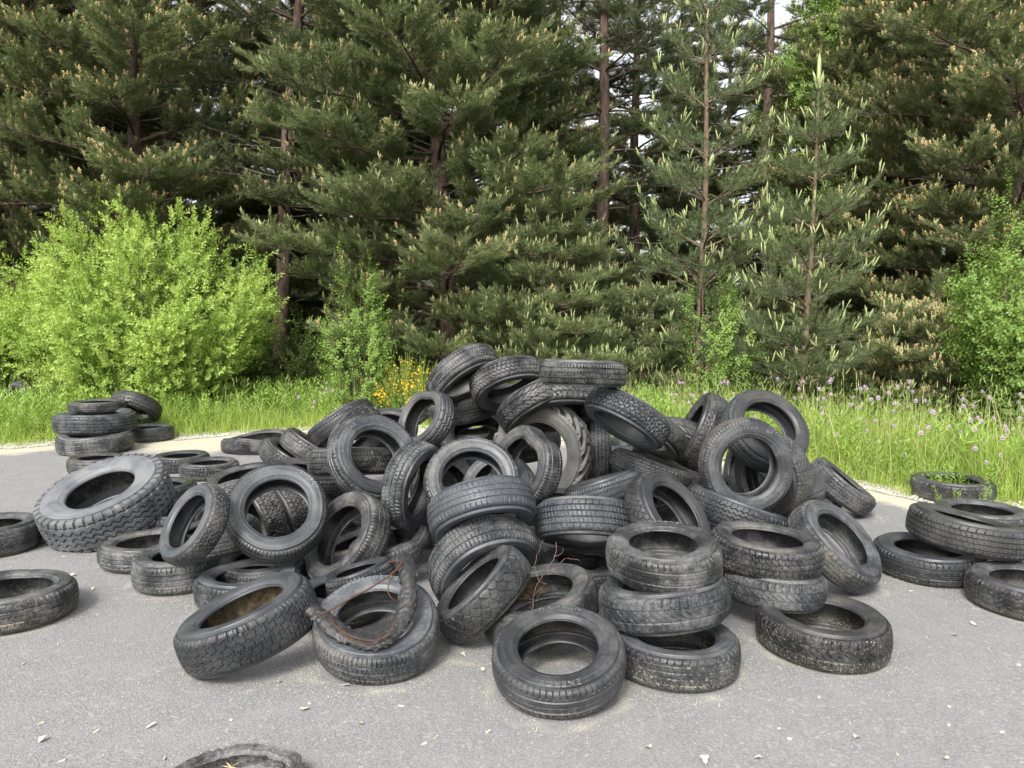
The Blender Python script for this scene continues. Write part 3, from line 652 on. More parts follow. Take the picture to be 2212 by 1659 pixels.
OVERRIDE = {"front": [0.585, 1.459, -2.707, -5.472, 1.938],
"stack_mid": [0.64, 0.0, 0.0, 0.0, 0.0],
"stack_top": [0.58, 0.0, 0.0, 0.0, 0.0],
"pair_top": [0.6, 0.0, 0.0, 0.0, 0.0],
"pair_low": [0.558, -0.052, 0.039, 0.001, 0.182],
"lean_right": [0.64, 0.293, 0.021, 0.247, -2.867],
"long_band": [0.705, -3.181, 3.115, -1.836, 3.984],
"arch_right": [0.6, 0.029, 0.044, -0.018, -0.134],
"big_right": [0.62, 0.0, 0.0, 0.0, 0.0],
"behind_big": [0.632, 2.265, -1.71, -1.908, -1.689],
"upper_right": [0.643, -1.163, 3.259, -9.489, -0.554],
"tread_up": [0.626, 0.147, -0.699, -0.062, 0.948],
"small_arch": [0.596, 0.177, -0.051, 0.053, -0.288],
"diag_zig": [0.585, -1.025, 1.192, 0.437, 0.623],
"diag_under": [0.586, -0.221, -0.116, -0.186, -0.421],
"summit": [0.566, -0.605, -0.993, 0.308, 0.735],
"summit_arch": [0.695, 8.882, -6.169, 3.242, 9.043],
"summit_left": [0.686, -9.595, 10.0, 6.984, -6.022],
"ridge_mid": [0.636, 3.337, -3.117, 2.957, 0.594],
"ridge_left": [0.642, -0.245, -2.265, 1.142, -0.164],
"ridge_dark": [0.655, -2.497, 2.055, -5.638, 3.736],
"ridge_dark2": [0.703, 1.951, -2.604, 2.956, -3.791],
"summit_back": [0.62, 0.0, 0.0, 0.0, 0.0],
"upright": [0.613, 0.876, 0.348, -1.601, 0.311],
"chev_small": [0.666, -0.273, -0.066, -1.019, -0.155],
"worn_arch": [0.618, 0.197, 0.95, 0.76, 0.876],
"zig_narrow": [0.607, 0.252, 0.207, -0.418, -0.51],
"slope_up": [0.541, -0.286, 1.763, -0.839, 0.278],
"slope_under": [0.6, 0.0, 0.0, 0.0, 0.0],
"wide_level": [0.62, 0.0, 0.0, 0.0, 0.0],
"blue_arch": [0.62, 0.0, 0.0, 0.0, 0.0],
"torn_arch": [0.65, -0.073, -0.298, 0.103, -0.078],
"leaf_tread": [0.567, 0.956, 3.38, 3.37, 2.563],
"dirt_ring": [0.638, 3.848, -4.089, 6.701, -1.728],
"dark_mid": [0.597, 5.761, -4.123, 0.379, -5.496],
"wire_tyre": [0.62, 0.099, -0.169, 0.234, -0.112],
"front_left": [0.665, -8.79, -3.418, -1.664, -9.046],
"over_left": [0.568, 9.788, -4.861, -7.534, -4.216],
"left_lean": [0.509, 0.788, 0.813, -0.029, -0.599],
"left_face": [0.625, -0.03, 0.01, 0.0, -0.034],
"in_hole_a": [0.541, -0.264, 0.182, -0.936, -0.231],
"in_hole_b": [0.543, -0.49, -0.659, -2.892, 0.585],
"oval_mid": [0.614, -0.029, -0.026, 0.105, 0.036],
"collapsed": [0.557, -0.646, 3.408, -4.312, -11.418],
"pale_in": [0.513, 5.866, -7.167, -2.97, -3.957],
"mid_left": [0.572, -4.099, -7.019, 5.829, -3.435],
"centre_face": [0.61, 0.0, 0.0, 0.0, 0.0],
"in_centre": [0.546, 0.22, -1.343, -0.247, -0.921],
"in_centre2": [0.621, 0.767, -2.793, 0.159, -0.194],
"pinched": [0.575, -0.073, 0.071, -0.088, 0.184],
"tractor": [0.814, 0.059, -0.05, 0.084, 0.05],
"back_face": [0.641, -0.752, 1.099, 1.156, 0.152],
"back_arch": [0.639, -1.114, 1.061, 0.732, -0.766],
"squeezed": [0.516, 0.074, 0.706, -0.782, 1.924],
"left_good": [0.61, 0.0, 0.0, 0.0, 0.0],
"block_band": [0.628, -0.14, 0.074, 0.106, 0.076],
"left_tilt": [0.578, 0.015, 0.126, -0.272, 0.078],
"left_chunky": [0.618, 0.283, 0.094, -0.363, 0.25],
"left_back": [0.655, 0.107, 0.059, -0.049, -0.859],
"left_back2": [0.566, -0.112, -0.204, 0.061, -0.064],
"left_back3": [0.611, 0.118, -0.235, -0.639, 0.257],
"left_back4": [0.6, 0.0, 0.0, 0.0, 0.0],
"left_band": [0.566, 0.501, -2.108, -2.164, -1.161],
"left_arch": [0.594, -0.425, -0.242, 0.08, -0.225],
"left_arch2": [0.633, -0.5, 0.166, 0.738, 0.808],
"right_slant": [0.739, 0.024, -0.79, 0.244, 0.942],
"far_lean": [0.603, -0.023, -0.007, -0.269, 0.157],
"far_mid": [0.6, 0.0, 0.0, 0.0, 0.0],
"in_big": [0.6, 0.0, 0.0, 0.0, 0.0],
"fill_a": [0.599, -2.73, -2.811, -0.851, -2.008],
"fill_b": [0.569, -4.978, -8.078, 1.04, -3.829],
"fill_c": [0.612, 0.094, -1.024, -1.669, -4.911],
"fill_d": [0.572, 0.821, 2.899, 0.06, 0.717],
"fill_e": [0.646, -0.194, 3.041, -0.566, 0.415],
"fill_f": [0.656, 2.805, 13.106, -0.4, -1.383],
"fill_g": [0.618, -0.681, -0.92, -0.453, 1.291],
"fill_h": [0.613, -0.985, -1.911, -0.612, 0.176],
"fill_i": [0.576, 2.995, -3.68, -1.969, -0.169],
"fill_j": [0.594, 0.564, -4.418, -0.858, -1.072],
"fill_k": [0.64, -2.78, 2.774, -0.249, 0.338],
"fill_l": [0.583, 11.913, -12.498, 0.58, -0.24],
"fill_m": [0.677, 10.1, 8.395, -1.354, 2.075],
"fill_n": [0.62, 0.136, -0.106, 0.074, -0.016]}
tyre_objs = {}
def place_tyres():
    for i, (tid, u, v, S, th, ph, D, wr, hr, kind, ex, label) in enumerate(TY):
        if tid in OVERRIDE:
            D, du, dv, dt, dp = OVERRIDE[tid]; u += du; v += dv; th += dt; ph += dp
        ww = wr * (D or 0.6)
        p, Rm, D = tyre_frame(u, v, S, th, ph, D, ww)
        w = wr * D
        if th is None: p, Rm, D = tyre_frame(u, v, S, th, ph, D, w)
        det = 3 if S > 205 else 2 if S > 150 else 1
        nm = {'truck': 'truck_tyre', 'tractor': 'tractor_tyre'}.get(tid, 'car_tyre')
        root = bpy.data.objects.new(nm, None); COL.objects.link(root)
        root.empty_display_size = 0.1
        rr = random.Random(i * 7 + 3)
        root.color = (ex.get('dust', rr.uniform(.1, .85)), ex.get('sand', rr.uniform(0, .4) ** 1.2), ex.get('tint', rr.uniform(0, .45)), 1)
        cat = {'truck': 'truck tyre', 'tractor': 'tractor tyre'}.get(tid, 'tyre')
        grp = VERGE if tid.startswith(('verge', 'tri_')) else LOOSE if tid in ('truck', 'flat_near', 'flat_far', 'flat_hidden', 'dished', 'left_cut', 'left_front', 'scrap', 'weedy', 'right_low', 'right_slant', 'right_back', 'right_cut') else HEAP
        tag(root, label, cat, grp)
        build_tyre(root, D / 2, w, D / 2 * hr, kind, det, 100 + i, ex)
        root.matrix_world = mat4(Rm, p)
        tyre_objs[tid] = root
place_tyres()
# ================================================================== VEGETATION
M['needle'] = mat_leaf('pine_needles', (0.118, 0.150, 0.060), (0.215, 0.250, 0.105), 0.22, 0.55, 1.2)
M['needle_young'] = mat_leaf('young_pine_needles', (0.100, 0.138, 0.062), (0.180, 0.222, 0.100), 0.22, 0.5, 1.5)
M['needle_dark'] = mat_leaf('dark_pine_needles', (0.085, 0.110, 0.048), (0.150, 0.178, 0.078), 0.2, 0.55, 1.0)  # darker needle tone for the pines with high, broken crowns
M['candle'] = mat_leaf('new_pine_shoots', (0.31, 0.36, 0.145), (0.42, 0.46, 0.21), 0.15, 0.6, 2.0)
M['cone'] = mat_leaf('pollen_cones', (0.50, 0.35, 0.16), (0.64, 0.47, 0.23), 0.1, 0.7, 2.0)
M['bark'] = mat_bark('pine_bark', (0.055, 0.041, 0.034), (0.155, 0.105, 0.080))
M['bark_young'] = mat_bark('young_pine_bark', (0.10, 0.075, 0.05), (0.22, 0.165, 0.11), 20)
M['deadwood'] = mat_bark('dead_branches', (0.16, 0.14, 0.12), (0.30, 0.27, 0.23), 30)
M['twig'] = mat_bark('twig_bark', (0.07, 0.06, 0.04), (0.15, 0.12, 0.08), 30)
M['willow'] = mat_leaf('willow_leaves', (0.24, 0.37, 0.070), (0.52, 0.62, 0.18), 0.42, 0.5, 1.6)
M['birch'] = mat_leaf('birch_leaves', (0.15, 0.26, 0.055), (0.28, 0.40, 0.095), 0.40, 0.45, 2.2, c3=(0.30, 0.36, 0.09))
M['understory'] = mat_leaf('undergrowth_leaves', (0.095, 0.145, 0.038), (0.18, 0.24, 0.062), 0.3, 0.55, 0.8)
M['grass'] = mat_leaf('grass_blades', (0.24, 0.36, 0.058), (0.46, 0.54, 0.135), 0.38, 0.5, 0.9, c3=(0.42, 0.38, 0.18))
M['seed'] = mat_leaf('grass_seed_heads', (0.36, 0.42, 0.15), (0.55, 0.53, 0.28), 0.25, 0.6, 1.0)
M['weed'] = mat_leaf('weed_leaves', (0.20, 0.34, 0.060), (0.36, 0.48, 0.115), 0.38, 0.5, 2.0)
M['petal'] = mat_leaf('mauve_petals', (0.64, 0.43, 0.71), (0.79, 0.61, 0.83), 0.3, 0.6, 40.0)
M['yellow'] = mat_leaf('yellow_petals', (0.80, 0.50, 0.03), (0.85, 0.62, 0.06), 0.3, 0.6, 6.0)
M['broom'] = mat_leaf('broom_stems', (0.15, 0.24, 0.055), (0.25, 0.35, 0.09), 0.2, 0.5, 2.0)

def frames(dirs, rng, roll=None):
    d = norm(dirs)
    ref = np.where(np.abs(d[:, 2:3]) > 0.95, np.array([[1.0, 0, 0]]), np.array([[0, 0, 1.0]]))
    a = norm(np.cross(ref, d)); b = np.cross(d, a)
    th = rng.uniform(0, 2 * PI, len(d)) if roll is None else roll
    c, s = np.cos(th)[:, None], np.sin(th)[:, None]
    return a * c + b * s, -a * s + b * c, d

def place(templ, pos, dirs, scale, rng, roll=None):
    """copies of a small template (axis +z) -> verts, faces"""
    tv, tf = templ
    x, y, z = frames(dirs, rng, roll)
    sc_ = np.broadcast_to(np.asarray(scale, float), (len(pos),))[:, None, None]
    v = (tv[None, :, 0:1] * x[:, None] + tv[None, :, 1:2] * y[:, None] + tv[None, :, 2:3] * z[:, None]) * sc_ + np.asarray(pos)[:, None]
    f = tf[None] + (np.arange(len(pos)) * len(tv))[:, None, None]
    return v.reshape(-1, 3), f.reshape(-1, tf.shape[1])

def needle_shoot(seed, L=0.15, n=32, nl=0.062, wd=0.0080, ang=54):
    rng = np.random.default_rng(seed)
    V, F = [], []
    for i in range(n):
        t = (i + 0.5) / n
        a = i * 2.39996 + rng.uniform(-.3, .3)
        rd = np.array([math.cos(a), math.sin(a), 0])
        e = rad(ang * (1.15 - 0.75 * t) + rng.uniform(-10, 10))
        d = rd * math.sin(e) + np.array([0, 0, 1.0]) * math.cos(e)
        p = np.array([0, 0, L * t]); l = nl * rng.uniform(.8, 1.15)
        w = np.cross(d, rng.normal(size=3)); w = w / np.linalg.norm(w) * wd / 2
        V += [p - w, p + w, p + d * l]; F.append([3 * i, 3 * i + 1, 3 * i + 2])
    return np.array(V), np.array(F)

def spindle(L, r, k=4):
    V = [[0, 0, 0]]
    for z, q in ((0.25, 1.0), (0.75, 0.85)):
        for i in range(k):
            V.append([r * q * math.cos(i * 2 * PI / k), r * q * math.sin(i * 2 * PI / k), L * z])
    V.append([0, 0, L])
    F = []
    for i in range(k):
        j = (i + 1) % k
        F += [[0, 1 + j, 1 + i], [1 + i, 1 + j, 1 + k + j], [1 + i, 1 + k + j, 1 + k + i], [1 + k + i, 1 + k + j, 1 + 2 * k]]
    return np.array(V, float), np.array(F)

def cone_cluster(seed):
    rng = np.random.default_rng(seed); V, F, n = [], [], 0
    for i in range(6):
        a = i * 2.4; z = 0.006 * i
        v, f = spindle(0.020, 0.0055)
        v = v + np.array([0.007 * math.cos(a), 0.007 * math.sin(a), z * 1.3])
        V.append(v); F.append(f + n); n += len(v)
    return np.concatenate(V), np.concatenate(F)

def leaf_shoot(seed, L=0.30, n=14, ll=0.05, lw=0.024, ang=55, droop=0.0):
    """a twig with alternate folded leaves"""
    rng = np.random.default_rng(seed); V, F = [], []
    for i in range(n):
        t = (i + 0.6) / n
        a = i * 2.39996 + rng.uniform(-.5, .5)
        e = rad(ang * (1.2 - 0.7 * t) + rng.uniform(-15, 15))
        rd = np.array([math.cos(a), math.sin(a), 0])
        d = rd * math.sin(e) + np.array([0, 0, 1.0]) * math.cos(e)
        if droop: d = norm(d - np.array([0, 0, droop]))
        s = norm(np.cross(d, np.array([0, 0, 1.0]) + rng.normal(size=3) * .35)); nn = np.cross(s, d)
        l = ll * rng.uniform(.7, 1.2) * (1.0 if t < .85 else .75); w = lw * rng.uniform(.8, 1.15) / 2
        p = np.array([0, 0, L * t]) + rd * 0.006
        b = len(V)
        V += [p, p + d * l * .42 + s * w + nn * w * .35, p + d * l, p + d * l * .42 - s * w + nn * w * .35]
        F += [[b, b + 1, b + 2], [b, b + 2, b + 3]]
    return np.array(V), np.array(F)

SHOOTS = [needle_shoot(i) for i in range(5)]
SHOOTS_LONG = [needle_shoot(20 + i, L=0.20, n=40, nl=0.060, wd=0.0062, ang=58) for i in range(4)]
CANDLE = [spindle(1.0, 0.060, 4)]
CONES = [cone_cluster(i) for i in range(3)]
WILLOW = [leaf_shoot(40 + i, 0.26, 16, 0.066, 0.036, 66) for i in range(5)]
BIRCH = [leaf_shoot(60 + i, 0.26, 13, 0.050, 0.036, 75, 0.35) for i in range(5)]
WEED = [leaf_shoot(80 + i, 0.45, 30, 0.085, 0.016, 72) for i in range(4)]

def multi(templs, pos, dirs, scale, rng, roll=None):
    pos, dirs = np.asarray(pos), np.asarray(dirs)
    scale = np.broadcast_to(np.asarray(scale, float), (len(pos),))
    pick = rng.integers(0, len(templs), len(pos))
    V, F, n = [], [], 0
    for i, t in enumerate(templs):
        m = pick == i
        if not m.any(): continue
        v, f = place(t, pos[m], dirs[m], scale[m], rng, None if roll is None else roll[m])
        V.append(v); F.append(f + n); n += len(v)
    return np.concatenate(V), np.concatenate(F)

def pine_geo(seed, H, r0, branches, sub_gap=0.125, sub_len=0.36, shoot_gap=0.065, bare=0.30, bend=(0, 0), elev=(12, -4), up=0.35,
             long=False, mids=True, candles=0.25, candle_len=0.10, cones=0.0, side=1.0, leader=True):
    """branches: list of (z, length, azimuth deg or None).  returns meshes' geometry"""
    rng = np.random.default_rng(seed)
    wood = Bag()
    zz = np.linspace(0, H, 16)
    wob = np.stack([np.sin(zz * .9 + seed) * .05 + bend[0] * (zz / H) ** 1.4, np.cos(zz * .7 + seed) * .05 + bend[1] * (zz / H) ** 1.4, zz], 1)
    wob[0, :2] *= 0.3
    rt = r0 * (1 - zz / H) ** 0.8 + 0.012
    v, f = tube(wob, rt, 9); wood.add(v, f)
    P, Dr, S = [], [], []                       # shoots
    TP, TD = [], []                             # tips
    for (z, L, azd) in branches:
        az = rng.uniform(0, 2 * PI) if azd is None else rad(azd)
        base = np.array([np.interp(z, zz, wob[:, 0]), np.interp(z, zz, wob[:, 1]), z])
        e0 = rad(elev[0] + rng.uniform(-8, 8)); e1 = rad(elev[1] + rng.uniform(-8, 14)); e2 = rad(28 + rng.uniform(-10, 10))
        k = 9; t = np.linspace(0, 1, k)
        e = np.where(t < .65, e0 + (e1 - e0) * t / .65, e1 + (e2 - e1) * (t - .65) / .35)
        aa = az + np.cumsum(rng.normal(0, .05, k))
        step = np.stack([np.cos(e) * np.cos(aa), np.cos(e) * np.sin(aa), np.sin(e)], 1) * L / (k - 1)
        pts = base + np.vstack([[0, 0, 0], np.cumsum(step[:-1], 0)])
        v, f = tube(pts, np.linspace(0.010 + 0.011 * L, 0.005, k), 5); wood.add(v, f)
        nsub = max(3, int(L * (1 - bare) / sub_gap * 2))
        for q in range(nsub + 1):
            tt = bare + (1 - bare) * (q + rng.uniform(0, .8)) / (nsub + 0.8)
            tt = min(tt, 0.99)
            p0 = np.array([np.interp(tt, t, pts[:, i]) for i in range(3)])
            i0 = min(int(tt * (k - 1)), k - 2); d0 = norm(step[i0])
            if q == nsub: sd = d0; l = 0.25 + .1 * L; p0 = pts[-2]
            else:
                a2 = rad(rng.uniform(32, 66)) * (1 if q % 2 else -1)
                hz = np.array([d0[0] * math.cos(a2) - d0[1] * math.sin(a2), d0[0] * math.sin(a2) + d0[1] * math.cos(a2), 0])
                sd = norm(norm(hz) + np.array([0, 0, rng.uniform(-.05, .45)]))
                l = (sub_len * L * (1 - .6 * tt) + .14) * rng.uniform(.7, 1.2)
            m = 4; tt2 = np.linspace(0, 1, m)[:, None]
            sp = p0 + sd * l * tt2 + np.array([0, 0, 1.0]) * (0.16 * l * tt2 ** 2) + rng.normal(0, .012, (m, 3))
            v, f = tube(sp, np.linspace(0.007, 0.003, m), 3); wood.add(v, f)
            n = max(2, int(l / shoot_gap))
            ts = (np.arange(n) + rng.uniform(0, 1, n)) / n * .8 + .2
            pp = np.stack([np.interp(ts, tt2[:, 0], sp[:, i]) for i in range(3)], 1)
            ax = norm(sp[-1] - sp[0])
            sidev = norm(np.cross(ax, [0, 0, 1.0]))
            for sgn in (1, -1):
                dd = norm(ax[None] * 0.75 + sgn * sidev[None] * rng.uniform(.2, 1.0, (n, 1)) * side + np.array([0, 0, 1.0]) * rng.uniform(-.15, up * 2, (n, 1)))
                P.append(pp); Dr.append(dd); S.append(rng.uniform(.75, 1.2, n))
            tip = norm(ax + np.array([0, 0, up]))
            P.append(sp[-1:]); Dr.append(tip[None]); S.append(np.array([1.1]))
            TP.append(sp[-1] + tip * .13); TD.append(norm(tip * .5 + np.array([0, 0, 1.0]) + rng.normal(0, .15, 3)))
            mid = pp[rng.integers(0, n, 2 if cones < .6 else 4)]
            for w_ in mid:
                dd = norm(ax * .5 + np.array([0, 0, .8]) + rng.normal(0, .3, 3)); P.append(w_[None]); Dr.append(dd[None]); S.append(np.array([.9]))
                if mids: TP.append(w_ + dd * .12); TD.append(norm(dd * .4 + [0, 0, 1.0]))
    dead = Bag()
    for q in range(46 if H > 9 else 14):
        z = rng.uniform(.5, H * .62); az = rng.uniform(0, 2 * PI); L = rng.uniform(.5, 1.7) * (1 if H > 9 else .55)
        b0 = np.array([np.interp(z, zz, wob[:, 0]), np.interp(z, zz, wob[:, 1]), z])
        dz = rng.uniform(-.35, .15); k = 5; tt = np.linspace(0, 1, k)[:, None]
        pts = b0 + np.array([math.cos(az), math.sin(az), dz]) * L * tt + np.array([0, 0, .18]) * L * tt ** 2 + rng.normal(0, .025, (k, 3)) * tt
        v, f = tube(pts, np.linspace(.010, .003, k), 4); dead.add(v, f)
        for j in range(4):
            t0 = rng.uniform(.35, .95); p0 = np.array([np.interp(t0, tt[:, 0], pts[:, i]) for i in range(3)])
            d = np.array([math.cos(az), math.sin(az), 0]) * .6 + rng.normal(0, .55, 3)
            v, f = tube(p0 + d * L * .28 * np.linspace(0, 1, 3)[:, None], [.004, .003, .002], 3); dead.add(v, f)
    if leader:
        n = 44; zt = np.linspace(H * .84, H, n)
        lp = np.stack([np.interp(zt, zz, wob[:, 0]), np.interp(zt, zz, wob[:, 1]), zt], 1)
        a = np.arange(n) * 2.4
        P.append(lp); Dr.append(norm(np.stack([np.cos(a), np.sin(a), np.full(n, .9)], 1))); S.append(np.full(n, .9))
        TP.append(np.array([wob[-1, 0], wob[-1, 1], H])); TD.append(np.array([0, 0, 1.0]))
    P, Dr, S = np.concatenate(P), np.concatenate(Dr), np.concatenate(S)
    TP, TD = np.array(TP), np.array(TD)
    nv, nf = multi(SHOOTS_LONG if long else SHOOTS, P, Dr, S, rng)
    out = {'wood': wood, 'dead': dead, 'needles': (nv, nf)}
    m = rng.random(len(TP)) < candles
    if m.any():
        cp, cd, cs = [], [], []
        for rep in range(3):
            cp.append(TP[m] + rng.normal(0, .014, (m.sum(), 3))); cd.append(norm(TD[m] + rng.normal(0, .22, (m.sum(), 3)))); cs.append(candle_len * rng.uniform(.5, 1.2, m.sum()))
        if not mids:                              # the long leader and its ring of shoots
            top = np.array([wob[-1, 0], wob[-1, 1], H - .12]); a = np.arange(6) * PI / 3
            cp.append(np.vstack([top[None]] * 7)); cd.append(np.vstack([[[0, 0, 1.0]], norm(np.stack([np.cos(a) * .28, np.sin(a) * .28, np.ones(6)], 1))])); cs.append(np.array([.62, .34, .30, .36, .28, .33, .30]))
        out['candles'] = multi(CANDLE, np.concatenate(cp), np.concatenate(cd), np.concatenate(cs), rng)
    if cones:
        m = rng.random(len(TP)) < cones
        out['cones'] = multi(CONES, TP[m] - TD[m] * .02, TD[m], rng.uniform(1.0, 1.9, m.sum()), rng)
    return out

MESH = {}
def pine_meshes(key, geo, needle, bark):
    d = {'wood': geo['wood'].mesh('trunk', M[bark]), 'needles': mk_mesh('crown', geo['needles'][0], geo['needles'][1], M[needle], None, False)}
    d['dead'] = geo['dead'].mesh('dead_twigs', M['deadwood'])
    if 'candles' in geo: d['candles'] = mk_mesh('new_shoots', geo['candles'][0], geo['candles'][1], M['candle'], None, True)
    if 'cones' in geo: d['cones'] = mk_mesh('pollen_cones', geo['cones'][0], geo['cones'][1], M['cone'], None, True)
    MESH[key] = d

def tree(key, u, y, label, group, name='pine_tree', cat='pine tree', rz=0.0, s=1.0, x=None, z=0.0):
    p = at_dist(u, 800, y); px = p[0] if x is None else x
    r = bpy.data.objects.new(name, None); COL.objects.link(r); r.empty_display_size = .3
    tag(r, label, cat, group)
    d = MESH[key]
    mk_obj('trunk', d['wood'], r)
    c = mk_obj('crown', d['needles'], r)
    mk_obj('dead_twigs', d['dead'], c, kind='stuff')
    if 'candles' in d: mk_obj('new_shoots', d['candles'], c, kind='stuff')
    if 'cones' in d: mk_obj('pollen_cones', d['cones'], c, kind='stuff')
    r.location = (px, y, z); r.rotation_euler = (0, 0, rz); r.scale = (s, s, s)
    return r

def whorls(rng, z0, z1, gap, n, Lfun, jitter=.25):
    out = []; z = z0
    while z < z1:
        a0 = rng.uniform(0, 360)
        for i in range(n):
            out.append((z + rng.uniform(-.1, .1) * gap, Lfun(z) * rng.uniform(1 - jitter, 1 + jitter * .6), a0 + i * 360 / n + rng.uniform(-14, 14)))
        z += gap * rng.uniform(.85, 1.15)
    return out

def build_pines():
    R = np.random.default_rng
    # the broad pine in the middle
    b = whorls(R(1), 0.7, 10.4, 0.46, 5, lambda z: np.interp(z, [0, 1, 3, 6, 9, 11], [2.2, 2.7, 3.1, 2.9, 2.1, .7]))
    pine_meshes('broad', pine_geo(1, 11.0, .20, b, candles=.62, candle_len=.105, cones=.42, bend=(-.5, .3), shoot_gap=.055, bare=.26), 'needle', 'bark')
    # mature pines with full crowns
    b = whorls(R(2), 1.2, 11.6, 0.54, 5, lambda z: np.interp(z, [0, 1.5, 4, 7, 10, 12.5], [1.8, 2.6, 3.0, 2.9, 2.0, .8]))
    pine_meshes('full', pine_geo(2, 12.5, .19, b, candles=.22, candle_len=.085, cones=.75, bend=(.3, 0), shoot_gap=.062, bare=.28), 'needle', 'bark')
    # mature pines with high, broken crowns
    b = whorls(R(3), 4.4, 13.2, 0.80, 4, lambda z: np.interp(z, [4, 7, 10, 14], [1.9, 2.3, 2.0, .7]), .4)
    b += [(z, l, None) for z, l in ((2.2, .9), (2.9, 1.2), (3.5, 1.3), (3.9, 1.5))]
    pine_meshes('high', pine_geo(3, 14.0, .17, b, candles=.10, cones=.10, candle_len=.07, bend=(.2, .3), shoot_gap=.07, bare=.48), 'needle_dark', 'bark')
    # pine full of pollen cones at the right
    b = whorls(R(4), 1.0, 10.4, 0.54, 5, lambda z: np.interp(z, [0, 1.5, 4, 7, 11], [1.9, 2.6, 2.9, 2.6, .8]))
    pine_meshes('coned', pine_geo(4, 11.0, .19, b, candles=.16, candle_len=.11, cones=.95, shoot_gap=.062, bare=.28, elev=(16, 0)), 'needle', 'bark')
    # young open pines
    b = whorls(R(5), 0.7, 6.9, 0.74, 5, lambda z: np.interp(z, [0, 1, 3, 5, 7], [1.35, 1.35, 1.15, .80, .30]), .2)
    pine_meshes('young_tall', pine_geo(5, 7.6, .060, b, mids=False, candles=.85, candle_len=.20, bare=.24, elev=(28, 24), long=True, sub_gap=.24, sub_len=.30, shoot_gap=.085, up=.4), 'needle_young', 'bark_young')
    b = whorls(R(6), 0.55, 4.55, 0.66, 5, lambda z: np.interp(z, [0, 1, 2.5, 4, 5], [1.22, 1.18, .88, .46, .16]), .2)
    pine_meshes('young', pine_geo(6, 5.25, .048, b, mids=False, candles=.80, candle_len=.20, bare=.2, elev=(30, 26), long=True, sub_gap=.22, sub_len=.28, shoot_gap=.085, up=.4), 'needle_young', 'bark_young')
    # small bushy pines
    b = whorls(R(7), 0.25, 3.0, 0.36, 5, lambda z: np.interp(z, [0, .8, 2, 3.2], [1.25, 1.3, .95, .3]), .25)
    pine_meshes('bushy', pine_geo(7, 3.4, .045, b, candles=.55, candle_len=.12, bare=.18, elev=(14, 6), sub_gap=.13, shoot_gap=.06), 'needle', 'bark_young')
    b = whorls(R(8), 0.25, 2.0, 0.36, 5, lambda z: np.interp(z, [0, .8, 2, 3.2], [1.0, 1.1, .7, .3]), .25)
    pine_meshes('coned_small', pine_geo(8, 2.4, .04, b, candles=.3, candle_len=.12, cones=.8, bare=.18, elev=(16, 8), sub_gap=.13, shoot_gap=.06), 'needle', 'bark_young')
    E, W = 'pines along the edge of the wood', 'pines deeper in the wood'
    tree('broad', 972, 14.2, 'broad pine in the middle of the photo with pale new shoots on layered branches', E)
    tree('full', 318, 15.4, 'dark mature pine standing behind the left side of the bright willow bush', E, rz=2.1)
    tree('full', 60, 16.2, 'dark mature pine at the left edge of the photo', E, rz=4.4, s=.96)
    lt = tree('high', 588, 14.9, 'pine with a bare leaning trunk right behind the willow bush', E, rz=0, s=.94); lt.rotation_euler = (0, rad(-5.5), rad(200))
    tree('high', 1300, 17.2, 'tall dark pine with a straight bare trunk right of the broad pine', E, rz=.6)
    tree('high', 1190, 19.5, 'dark pine trunk partly hidden behind the right side of the broad pine', W, rz=5.0, s=1.02)
    tree('young_tall', 1512, 12.9, 'tall young pine with a thin pale trunk and long upright shoots', E, rz=.4)
    tree('young', 1742, 11.6, 'young open pine in front at the right with its pointed leader inside the photo', E, rz=1.0, s=.955)
    tree('bushy', 1185, 12.6, 'small bushy pine at the right foot of the broad pine', E, rz=.2, s=1.02)
    tree('bushy', 1392, 12.9, 'low bushy pine between the broad pine and the tall young pine', E, rz=2.6, s=.70)
    tree('bushy', 1690, 12.3, 'low dark pine spreading under the young open pine', E, rz=4.0, s=.62)
    tree('coned', 2185, 13.4, 'large pine at the right edge covered in tan pollen cones', E, rz=2.2)
    tree('coned_small', 2015, 11.5, 'little pine with tan pollen cones at the foot of the large right pine', E, rz=.7, s=.95)
    tree('coned', 1930, 16.5, 'pine with tan cones standing behind the young open pine', E, rz=5.1, s=.92)
    tree('high', 1655, 20.5, 'thick dark pine trunk behind the tall young pine', W, rz=1.9, s=1.05)
    tree('full', 780, 19.5, 'pine standing behind the left half of the broad pine', W, rz=.9, s=1.0)
    far = [('full', -190, 20.5, .3, 1.0, 'pine beyond the left edge pine'), ('full', 190, 21.5, 3.6, 1.02, 'pine filling the gap between the two dark left pines'),
           ('high', 655, 23.0, 1.1, .95, 'thin pine trunk glimpsed in the gap right of the leaning trunk'), ('high', 470, 24.5, 2.7, .9, 'distant pine behind the top of the willow bush'),
           ('full', 1010, 22.5, 5.5, 1.05, 'distant pine straight behind the broad pine'), ('high', 1420, 27.0, 4.1, .95, 'distant pine seen through the sky gap at the top'),
           ('full', 1560, 26.0, 1.4, .92, 'distant pine behind the tall young pine'), ('full', 2060, 21.0, .5, 1.05, 'distant pine behind the coned right pines'),
           ('full', 2370, 18.5, 2.9, 1.0, 'pine beyond the right edge of the photo'), ('high', 880, 28.0, 3.1, 1.0, 'far pine between the broad pine and the willow bush'),
           ('full', 1800, 24.0, 4.7, .98, 'far pine behind the leafy birch tree'), ('full', 330, 29.0, 1.2, 1.0, 'far pine deep behind the left pines'),
           ('high', 1368, 21.5, 3.3, 1.0, 'dark pine just right of the straight bare trunk, deeper in the wood'), 
           ('full', 1250, 31.0, 2.3, .9, 'far pine low between the straight bare trunks'), ('full', 620, 33.0, 5.9, .8, 'farthest pine in the gap behind the leaning trunk')]
    for key, u, y, rz, s, lab in far:
        tree(key, u, y, lab, W, rz=rz, s=s)
build_pines()

